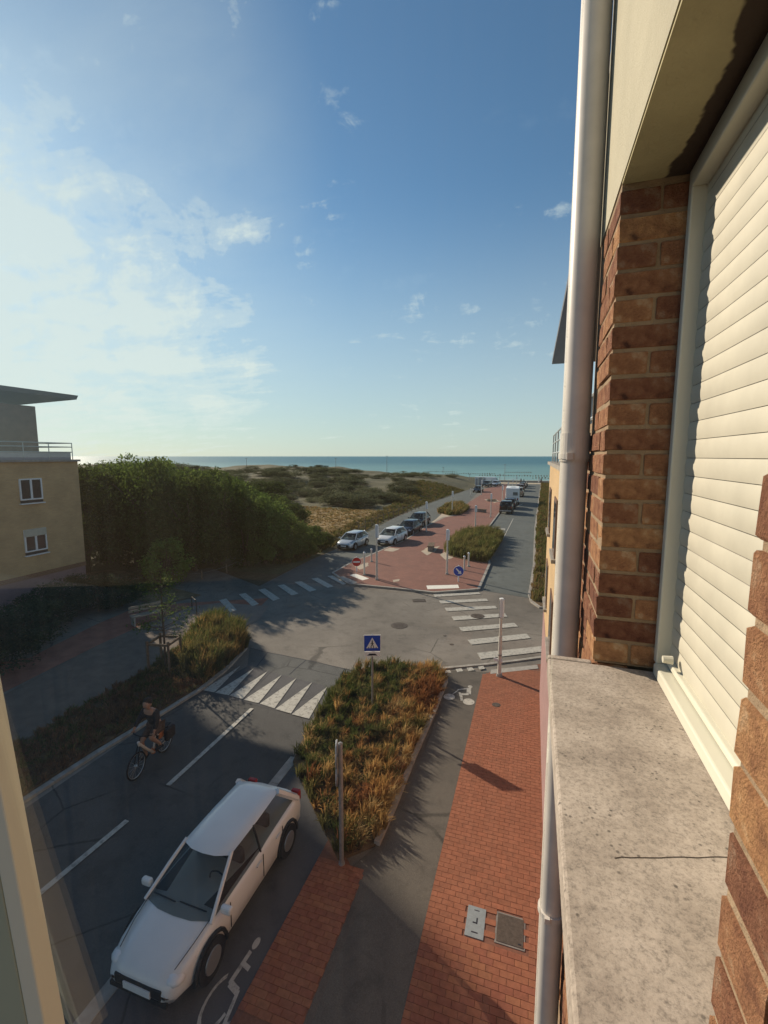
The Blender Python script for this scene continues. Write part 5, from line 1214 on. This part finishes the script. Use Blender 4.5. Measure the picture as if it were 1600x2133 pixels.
MB().box((XB + .02, 6.5, 8.22), (.04, 28, .42)).build('parapet_panel', M['rail_panel'], blk)
def window(y0, y1, z0, z1_, shut=0.0):
    f = MB()
    cx = XB + .05; th = .07
    for a, b_, c, d in ((y0, y1, z0, z0 + th), (y0, y1, z1_ - th, z1_), (y0, y0 + th, z0 + th, z1_ - th), (y1 - th, y1, z0 + th, z1_ - th), ((y0 + y1) / 2 - .05, (y0 + y1) / 2 + .05, z0 + th, z1_ - th)):
        f.box((cx + .03, (a + b_) / 2, (c + d) / 2), (.09, b_ - a, d - c))
    fo_ = f.build('window', M['white'], blk)
    MB().box((cx + .02, (y0 + y1) / 2, (z0 + z1_) / 2), (.02, y1 - y0 - .1, z1_ - z0 - .1)).build('pane', M['glass'], fo_)
    MB().box((cx + .08, (y0 + y1) / 2, z0 - .20), (.16, y1 - y0 + .1, .06)).build('sill', M['white'], fo_)
    MB().box((cx + .03, (y0 + y1) / 2, z0 - .09), (.03, y1 - y0, .13)).build('lower_pane', M['glass'], fo_)
    if shut: MB().box((cx + .08, (y0 + y1) / 2, z1_ - shut / 2), (.04, y1 - y0 - .02, shut)).build('shutter', M['pvc'], fo_)
for yw in (17.4, 13.5, 10.3, 6.5): 
    window(yw, yw + 1.2, 5.80, 6.98); window(yw, yw + 1.2, 2.90, 4.16, .40)

# unseen tower added beyond the frame so its shade falls on road and pavement
def tower():
    top = Vector((-.5, 6.45, 0)); s = 33.5
    e = top + Vector((sundir.x, sundir.y, 0)).normalized() * (s / math.tan(SUN_EL))
    t = thing('shade_tower', 'tall pale tower added out of view at left to shade road and pavement', 'apartment tower', (e.x - 6, e.y - 14, 0))
    MB().box((e.x - 7, e.y - 12, s / 2), (14, 24, s)).build('wall', M['stucco'], t)
    MB().box((e.x - 7, e.y - 12.5, s + .25), (14.6, 24, .5)).build('roof', M['roof'], t)
    for f_ in range(11):
        for k in range(6): MB().box((e.x + .02, e.y - 3 - k * 3.6, 1.9 + f_ * 3), (.08, 1.6, 1.5)).build('window', M['glass'], t)
tower()

# ------------------------------------------------------------------ right: our own facade, seen along it
Z = EYE
fac = thing('brick_facade', 'weathered brown brick facade with cream stucco lintel seen along the wall from the window', 'building', (1.2, 1.5, 0))
XF = .21; YR = 1.56; ZL = Z + .785; ZS = Z - .665
BH = M['brick'].node_tree.nodes
for nd in BH:
    if nd.type == 'MAP_RANGE' and abs(nd.inputs[3].default_value - 0.494) < 1e-4: nd.inputs[3].default_value = 0.484; nd.inputs[4].default_value = 0.508
# mortar cores set 9 mm behind the brick faces
g_ = .004
MB().box(((XF + g_ + .9) / 2, YR + g_ + .215, (ZS + ZL) / 2 + .05), (.9 - XF - g_, .43, ZL - ZS + .10)).build('pier_core', M['mortar'], fac)
MB().box(((XF + g_ + .0005 + .9) / 2, (YR + .436 + 2.7) / 2, 4.18), (.9 - XF - g_ - .0005, 2.7 - YR - .436, 8.30)).build('side_core', M['mortar'], fac)
MB().box(((XF + g_ + .9) / 2, (YR + g_ + YR + .215) / 2, 3.70), (.9 - XF - g_, (YR + .215) - YR - g_, 7.42)).build('lower_core', M['mortar'], fac)
MB().box(((XF + .012 + .9) / 2, .59, 3.70), (.9 - XF - .012, 1.92, 7.38)).build('lower_wall', M['redwall'], fac)
MB().box(((XF + g_ + .9) / 2, (-.6 + .526) / 2, Z + .1), (.9 - XF - g_, 1.126, 1.9)).build('near_core', M['mortar'], fac)
# cream lintel band and soffit
MB().box((.62, .93, ZL + 1.3), (.82, 2.14, 2.6)).build('stucco_band', M['stucco'], fac)
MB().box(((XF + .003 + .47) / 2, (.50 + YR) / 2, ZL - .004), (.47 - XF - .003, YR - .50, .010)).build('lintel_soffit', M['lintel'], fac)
def brick_me(lx, ly, lz, seed, b_=.0035):
    r_ = random.Random(seed); m = MB(); x, y, z = lx / 2, ly / 2, lz / 2
    vs = []
    for zz, k in ((-z, b_), (-z + b_, 0), (z - b_, 0), (z, b_)):
        for a, c in ((-1, -1), (1, -1), (1, 1), (-1, 1)): vs.append((a * (x - k) + r_.uniform(-.0016, .0016), c * (y - k) + r_.uniform(-.0016, .0016), zz + r_.uniform(-.001, .001)))
    fs = [(3, 2, 1, 0), (12, 13, 14, 15)]
    for q in range(3): fs += [(q * 4 + j, q * 4 + (j + 1) % 4, (q + 1) * 4 + (j + 1) % 4, (q + 1) * 4 + j) for j in range(4)]
    m.add(vs, fs); return m.mesh('brick', M['brick'])
STR_X = [brick_me(.214, .102, .064, i) for i in range(4)]; STR_Y = [brick_me(.102, .214, .064, i + 9) for i in range(4)]; HD = [brick_me(.102, .102, .064, i + 20) for i in range(3)]
def lay(me, x, y, z):
    o = rawmesh('brick', random.choice(me), fac, Vector((x, y, z)) - fac.location)
    o.rotation_euler = (random.uniform(-.008, .008), random.uniform(-.008, .008), random.uniform(-.012, .012)); return o
ncourse = 19
for i in range(ncourse):
    z = ZS + .038 + i * .0752
    jx = random.uniform(-.004, .004)
    if i % 2:
        lay(STR_X, XF + .107 + jx, YR + .051, z)
        lay(STR_Y, XF + .051 + jx, YR + .112 + .107 - .003, z)
        if z < Z + .1:
            for k in range(1, 4): lay(STR_Y, XF + .051, YR + .216 + k * .225, z)
    else:
        lay(STR_Y, XF + .051 + jx, YR + .107, z); lay(STR_Y, XF + .163 + jx, YR + .107, z)
        for k in range(4 if z < Z + .1 else 1): lay(STR_Y if z < Z + .1 else HD, XF + .051, YR + (.33 if z < Z + .1 else .272) + k * .225, z)
for i in range(1, 26):              # face below the sill level beyond it
    z = ZS + .038 - i * .0752
    for k in range(5): lay(STR_Y, XF + .051, YR + (.11 if i % 2 else .21) + k * .225, z)
# near pier: face bricks beside the camera
for i in range(26):
    z = Z - .80 + i * .0752
    if i % 2:
        for k in range(3): lay(STR_Y, XF + .051 + random.uniform(-.002, .002), .53 - .107 - k * .225, z)
    else:
        lay(HD, XF + .051, .53 - .051, z)
        for k in range(2): lay(STR_Y, XF + .051, .53 - .112 - .107 - k * .225, z)
# window sill, shutter, guides
win = thing('shuttered_window', 'neighbouring window closed by a cream roller shutter above a stone sill', 'window', (.3, 1.0, ZS))
MB().box(((.07 + .47) / 2, (.30 + 1.545) / 2, ZS - .035), (.40, 1.245, .07)).build('sill', M['sill'], win, bevel=.006)
MB().box(((.07 + .205) / 2, 1.562, ZS - .0352), (.135, .030, .07)).build('sill_end', M['sill'], win, bevel=.005)
XS = .42
for i in range(28):
    z = ZS + .055 + i * .0505
    s = MB(); n = 7; pts = []
    for k in range(n): a = k / (n - 1); pts.append((XS - 0.003 * math.sin(math.pi * a) ** .8, z + .0490 * a))
    vs = [(x, .30, zz) for x, zz in pts] + [(x, 1.538, zz) for x, zz in pts]
    s.add(vs, [(k, n + k, n + k + 1, k + 1) for k in range(n - 1)])
    s.build('shutter_slat', M['pvc'], win, smooth=True)
MB().box((XS + .012, .92, ZS + .77), (.01, 1.24, 1.5)).build('shutter_backing', M['stone'], win)
MB().box((XS - .013, 1.544, ZS + .74), (.052, .030, 1.42)).build('guide_rail', M['pvc_frame'], win, bevel=.004)
MB().box((XS + .03, 1.5435, ZS + .74), (.03, .028, 1.42)).build('inner_guide', M['pvc_frame'], win)
MB().box((XS - .022, .915, ZS + .018), (.048, 1.225, .036)).build('bottom_frame', M['pvc_frame'], win, bevel=.005)
MB().box((XS - .004, .915, ZS + .048), (.022, 1.22, .018)).build('bottom_bar', M['pvc_frame'], win, bevel=.004)
MB().box((XS - .016, .915, ZL - .035), (.05, 1.225, .05)).build('head_frame', M['pvc_frame'], win, bevel=.004)
MB().cyl((XS - .02, 1.44, ZS + .085), (XS - .045, 1.44, ZS + .085), .012, .010, 10).build('end_stop', M['pvc_frame'], win)
# hairline crack in the sill
cr_ = MB(); pc = [(.345 - .012 * k, .835 - .004 * k + random.uniform(-.0015, .0015)) for k in range(17)]
for (x0, y0), (x1, y1) in zip(pc, pc[1:]): cr_.box(((x0 + x1) / 2, (y0 + y1) / 2, ZS + .0004), (abs(x1 - x0) + .001, .0007, .0011), math.atan2(y1 - y0, x1 - x0))
cr_.build('crack', M['iron'], win)

# downpipe
PX_, PY_ = .152, 1.96
dp = thing('downpipe', 'cream plastic downpipe running down the brick corner of the facade', 'downpipe', (PX_, PY_, 0))
MB().cyl((PX_, PY_, 0), (PX_, PY_, Z - .02), .051, .051, 32, False).build('lower_pipe', M['pipe'], dp, smooth=True)
MB().cyl((PX_, PY_, Z - .02), (PX_, PY_, Z + .09), .0555, .0555, 32).build('socket', M['pipe'], dp, smooth=False)
MB().cyl((PX_, PY_, Z + .09), (PX_, PY_, Z + 4.5), .052, .052, 32, False).build('upper_pipe', M['pipe'], dp, smooth=True)
for zz in (Z + .0, Z - 2.02, Z - 5.0):
    MB().cyl((PX_, PY_, zz - .011), (PX_, PY_, zz + .011), .0585, .0585, 32).build('bracket', M['pipe'], dp)
    MB().box((PX_ + .065, PY_, zz), (.05, .018, .02)).build('bracket_arm', M['galv'], dp)
    MB().box((PX_ - .02, PY_ - .058, zz), (.022, .016, .026)).build('bracket_lug', M['pipe'], dp)

# far wing of the same street front: yellow brick with terrace and eave
FX = .50; FY = 15.9
far = thing('corner_building', 'yellow brick corner building beyond the downpipe with eave and roof terrace', 'building', (2, 10, 0))
MB().box((FX + 3, (2.75 + FY) / 2, 1.5), (6.0, FY - 2.75, 3.1)).build('base_wall', M['pink'], far)
MB().box((FX + 3.02, (2.75 + FY) / 2, 5.5), (6.0, FY - 2.75, 4.9)).build('wall', M['yellow'], far)
MB().box((FX + 2.99, (2.75 + FY) / 2, 7.99), (6.1, FY - 2.75 + .08, .09)).build('coping', M['concrete'], far)
for yw in (13.6, 10.2, 6.6):
    for z0 in (3.9, 6.1):
        f_ = MB().box((FX + .02, yw + .55, z0 + .55), (.06, 1.1, 1.25)).build('window', M['cladding'], far)
        MB().box((FX - .005, yw + .55, z0 + .55), (.02, .9, 1.1)).build('pane', M['glass'], f_)
        MB().box((FX - .01, yw + .55, z0 - .12), (.12, 1.3, .08)).build('sill', M['concrete'], f_)
MB().box((FX + 4.5, (5 + 15.6) / 2, 9.7), (4, 10.6, 3.4)).build('attic_wall', M['cladding'], far)
m_ = MB(); m_.add([(.46, 3.2, 11.38), (7, 3.2, 11.9), (7, 16.6, 11.9), (.46, 16.6, 11.38), (.46, 3.2, 11.24), (7, 3.2, 11.24), (7, 16.6, 11.24), (.46, 16.6, 11.24)],
                  [(0, 1, 2, 3), (7, 6, 5, 4), (1, 0, 4, 5), (2, 1, 5, 6), (3, 2, 6, 7), (0, 3, 7, 4)]); m_.build('roof', M['roof'], far)
for zz in (8.3, 8.6, 8.85): MB().cyl((FX + .08, 5, zz), (FX + .08, FY - .3, zz), .02, .02, 6).build('rail', M['rail'], far)
for k in range(8): MB().cyl((FX + .08, 5.5 + k * 1.45, 8.0), (FX + .08, 5.5 + k * 1.45, 8.87), .02, .02, 6).build('baluster', M['rail'], far)

# ------------------------------------------------------------------ sea front
prom = on_ground(1060, 1008)
MB().box((-30, prom.y + 6, -.02), (160, 10, .06)).build('promenade', M['sand'], kind='structure')
def seafront():
    q = on_ground(1000, 1009)
    for i, (px, c) in enumerate(((993, 'white'), (1001, 'rail'), (1009, 'white'))):
        q = on_ground(px, 1010)
        t = thing('beach_cabin', ['leftmost white cabin on the promenade', 'middle grey blue cabin on the promenade', 'right white cabin on the promenade'][i], 'cabin', (q.x, q.y, 0), .1, 'beach cabins on the promenade')
        MB().box((0, 0, 1.1), (.95, 1.4, 2.2)).build('wall', M[c], t, world=False); MB().box((0, 0, 2.26), (1.1, 1.6, .12)).build('roof', M['panel_white'], t, world=False)
        MB().box((0, -.72, 1.0), (.6, .04, 1.8)).build('door', M['rail_panel'], t, world=False)
    q = on_ground(1022, 1008)
    t = thing('white_van', 'small white van parked on the promenade beside the cabins', 'van', (q.x, q.y, 0), .3)
    MB().box((0, 0, 1.2), (3.2, 1.8, 1.7)).build('body', M['white'], t, world=False, bevel=.2); MB().box((1.9, 0, .8), (1.0, 1.7, .9)).build('cab', M['white'], t, world=False, bevel=.2)
    MB().box((1.55, 0, 1.45), (.6, 1.5, .6)).build('windscreen', M['car_glass'], t, world=False, bevel=.1)
    for a in (-1.0, 1.7):
        for s_ in (-.85, .85): MB().cyl((a, s_ - .08, .33), (a, s_ + .08, .33), .33, .33, 14).build('wheel', M['black'], t, world=False)
    # wall with rail
    t = thing('sea_wall', 'low pale sea wall at the end of the street', 'wall', (-8, 150, 0))
    MB().box((-8, 150, .3), (60, .5, .7)).build('wall', M['concrete'], t)
    # tall masts and lights on the promenade
    for px, base, top, lb in ((515, 1003, 955, 'thin mast on the dune skyline at far left'), (700, 1003, 955, 'thin mast on the dune skyline left of the tall one'), (806, 1003, 950, 'tallest thin mast rising over the dunes to the horizon'),
                              (923, 1004, 974, 'promenade lamp mast left of the cabins'), (1041, 1006, 988, 'dark promenade post behind the island end'), (1051, 1005, 968, 'promenade lamp mast right of the island end'), (978, 1005, 988, 'dark promenade post left of the cabins')):
        p, H, a = post_sign(px, base, top, '')
        t = thing('lamp_mast', lb, 'mast', (p.x, p.y, 0), a, 'masts along the promenade')
        MB().cyl((0, 0, 0), (0, 0, H), .09, .05, 8).build('pole', M['galv'], t, world=False); MB().box((0, 0, H), (.7, .2, .12)).build('lamp_head', M['galv'], t, world=False)
    # groynes in the water
    for i, (xa, xb, yy) in enumerate(((-55, -22, 300), (-30, 14, 275), (-18, 0, 330), (0, 30, 250), (-75, -50, 330))):
        t = thing('timber_groyne', ['dark groyne line in the water left of the cabins', 'dark groyne line in the water behind the cabins', 'farthest dark groyne line in the water', 'nearest dark groyne line at right by the surf', 'dark groyne line above the dune crest'][i], 'groyne', ((xa + xb) / 2, yy, -3.3))
        for k in range(int((xb - xa) / 1.5)): MB().cyl((xa + k * 1.5, yy + random.uniform(-.3, .3), -4), (xa + k * 1.5, yy, -2.6 + random.uniform(-.25, .25)), .3, .28, 6).build('pile', M['wood'], t)
    # strollers
    def walker(px, py, m1, lb):
        q = on_ground(px, py); t = thing('person', lb, 'person', (q.x, q.y, 0), random.uniform(-.5, .5), None)
        Vb = [(0, 0, .95), (0, 0, 1.2), (0, 0, 1.42), (0, 0, 1.52), (0, 0, 1.66), (.19, 0, 1.40), (.24, .03, 1.12), (.25, .08, .86), (-.19, 0, 1.40), (-.24, -.03, 1.12), (-.25, .05, .86), (.09, 0, .9), (.11, .1, .5), (.11, .12, .08), (.11, -.06, .03), (-.09, 0, .9), (-.11, -.08, .5), (-.11, -.2, .1), (-.11, -.3, .06)]
        Eb = [(0, 1), (1, 2), (2, 3), (3, 4), (2, 5), (5, 6), (6, 7), (2, 8), (8, 9), (9, 10), (0, 11), (11, 12), (12, 13), (13, 14), (0, 15), (15, 16), (16, 17), (17, 18)]
        skin_body('body', Vb, Eb, [.13, .12, .14, .05, .09, .06, .045, .035, .06, .045, .035, .085, .06, .045, .04, .085, .06, .045, .04], M[m1], t, 0, 1)
        MB().sphere((0, 0, 1.68), .11, 10, 7, (.9, 1, 1.15)).build('hair', M['hair'], t, world=False, smooth=True)
    walker(1091, 1011, 'cloth_dark', 'tiny dark figure on the far end of the sea road beside the cars')
    walker(1122, 1008, 'white', 'tiny figure in white at the right end of the sea road')
    walker(1127, 1009, 'cloth_brown', 'tiny figure in brown beside the one in white')
    walker(1085, 1009, 'cloth_brown', 'tiny brown figure left of the dark one on the sea road end')
seafront()

# ------------------------------------------------------------------ our own window: sash stile at lower left
def at(px, py, depth): return CAM + (FW + RT * ((px - 800) / FPX) + UP * ((1066.5 - py) / FPX)) * depth
sash = thing('window_sash', 'cream window frame of our own open window, close at the lower left edge', 'window frame', at(20, 1900, .55))
def bar(pa, pb, wdir, w, th, nm, m):
    a, b_ = pa, pb; ax = (b_ - a).normalized(); wd = (wdir - ax * wdir.dot(ax)).normalized(); td = ax.cross(wd)
    s = MB(); vs = []
    for p_ in (a, b_):
        for u, v in ((0, 0), (1, 0), (1, 1), (0, 1)): vs.append(p_ - wd * w * u + td * th * v)
    s.add(vs, [(0, 1, 2, 3), (7, 6, 5, 4), (0, 4, 5, 1), (1, 5, 6, 2), (2, 6, 7, 3), (3, 7, 4, 0)])
    return s.build(nm, m, sash, bevel=.002)
segs = [(-22, 1330), (3, 1480), (24, 1600), (41, 1700), (69, 1880), (98, 2010), (150, 2190)]
A_, B2 = at(-18, 1300, .60), at(150, 2200, .60)
bar(A_, B2, RT, .021, .03, 'stile', M['pvc_frame'])
bar(A_ - RT * .0215, B2 - RT * .0215, RT, .10, .03, 'outer_frame', mat('frame_grey_green', (0.34, 0.36, 0.27), .6, .05, 2))  # outer frame is greyish green beside the cream stile

# glass pane of the sash, standing at a slant so that it reflects more towards its left side
def pane_mat():
    m = bpy.data.materials.new('window_pane'); m.use_nodes = True; n, l = m.node_tree.nodes, m.node_tree.links; n.clear()
    g = n.new('ShaderNodeNewGeometry')
    dp_ = N(n, 'ShaderNodeVectorMath', operation='DOT_PRODUCT'); l.new(g.outputs['Normal'], dp_.inputs[0]); l.new(g.outputs['Incoming'], dp_.inputs[1])
    ab = N(n, 'ShaderNodeMath', operation='ABSOLUTE'); l.new(dp_.outputs['Value'], ab.inputs[0])
    om = N(n, 'ShaderNodeMath', operation='SUBTRACT', i_0=1.0); l.new(ab.outputs[0], om.inputs[1])
    pw = N(n, 'ShaderNodeMath', operation='POWER', i_1=5.0); l.new(om.outputs[0], pw.inputs[0])
    fr = N(n, 'ShaderNodeMath', operation='MULTIPLY_ADD', i_1=0.96, i_2=0.04); l.new(pw.outputs[0], fr.inputs[0])
    tr = n.new('ShaderNodeBsdfTransparent'); tr.inputs[0].default_value = (0.965, 0.97, 0.965, 1)
    gl_ = n.new('ShaderNodeBsdfGlossy'); gl_.inputs['Roughness'].default_value = 0.0; gl_.inputs[0].default_value = (0.95, 0.95, 0.95, 1)
    a = N(n, 'ShaderNodeMixShader'); l.new(fr.outputs[0], a.inputs[0]); l.new(tr.outputs[0], a.inputs[1]); l.new(gl_.outputs[0], a.inputs[2])
    # dust film with wiped vertical streaks
    mp = N(n, 'ShaderNodeMapping'); mp.inputs['Scale'].default_value = (90, 90, 1.5); l.new(g.outputs['Position'], mp.inputs['Vector'])
    no = N(n, 'ShaderNodeTexNoise', i_Scale=1.0, i_Detail=3.0); l.new(mp.outputs[0], no.inputs['Vector'])
    mr = N(n, 'ShaderNodeMapRange'); l.new(no.outputs['Fac'], mr.inputs[0]); mr.inputs[1].default_value = .35; mr.inputs[2].default_value = .8; mr.inputs[3].default_value = 0.001; mr.inputs[4].default_value = 0.006
    df = n.new('ShaderNodeBsdfTranslucent'); df.inputs[0].default_value = (0.75, 0.74, 0.70, 1)
    b = N(n, 'ShaderNodeMixShader'); l.new(mr.outputs[0], b.inputs[0]); l.new(a.outputs[0], b.inputs[1]); l.new(df.outputs[0], b.inputs[2])
    o = n.new('ShaderNodeOutputMaterial'); l.new(b.outputs[0], o.inputs[0]); return m
FH = Vector((FW.x, FW.y, 0)).normalized(); RH = RT
def plan(a, b_, z): return (RH * a + FH * b_) + Vector((0, 0, z + EYE))
PL, PR = (-.50, .545), (.1278, .332)
th_ = Vector((.6, .8)) * .004
m_ = MB(); vs = []
for z in (-1.3, 1.5):
    for (a, b_), k in ((PL, 0), (PR, 0), (PR, 1), (PL, 1)): vs.append(tuple(plan(a + th_.x * k, b_ + th_.y * k, z)))
m_.add(vs, [(3, 2, 1, 0), (4, 5, 6, 7), (0, 1, 5, 4), (1, 2, 6, 5), (2, 3, 7, 6), (3, 0, 4, 7)])
m_.build('glass_pane', pane_mat(), sash)
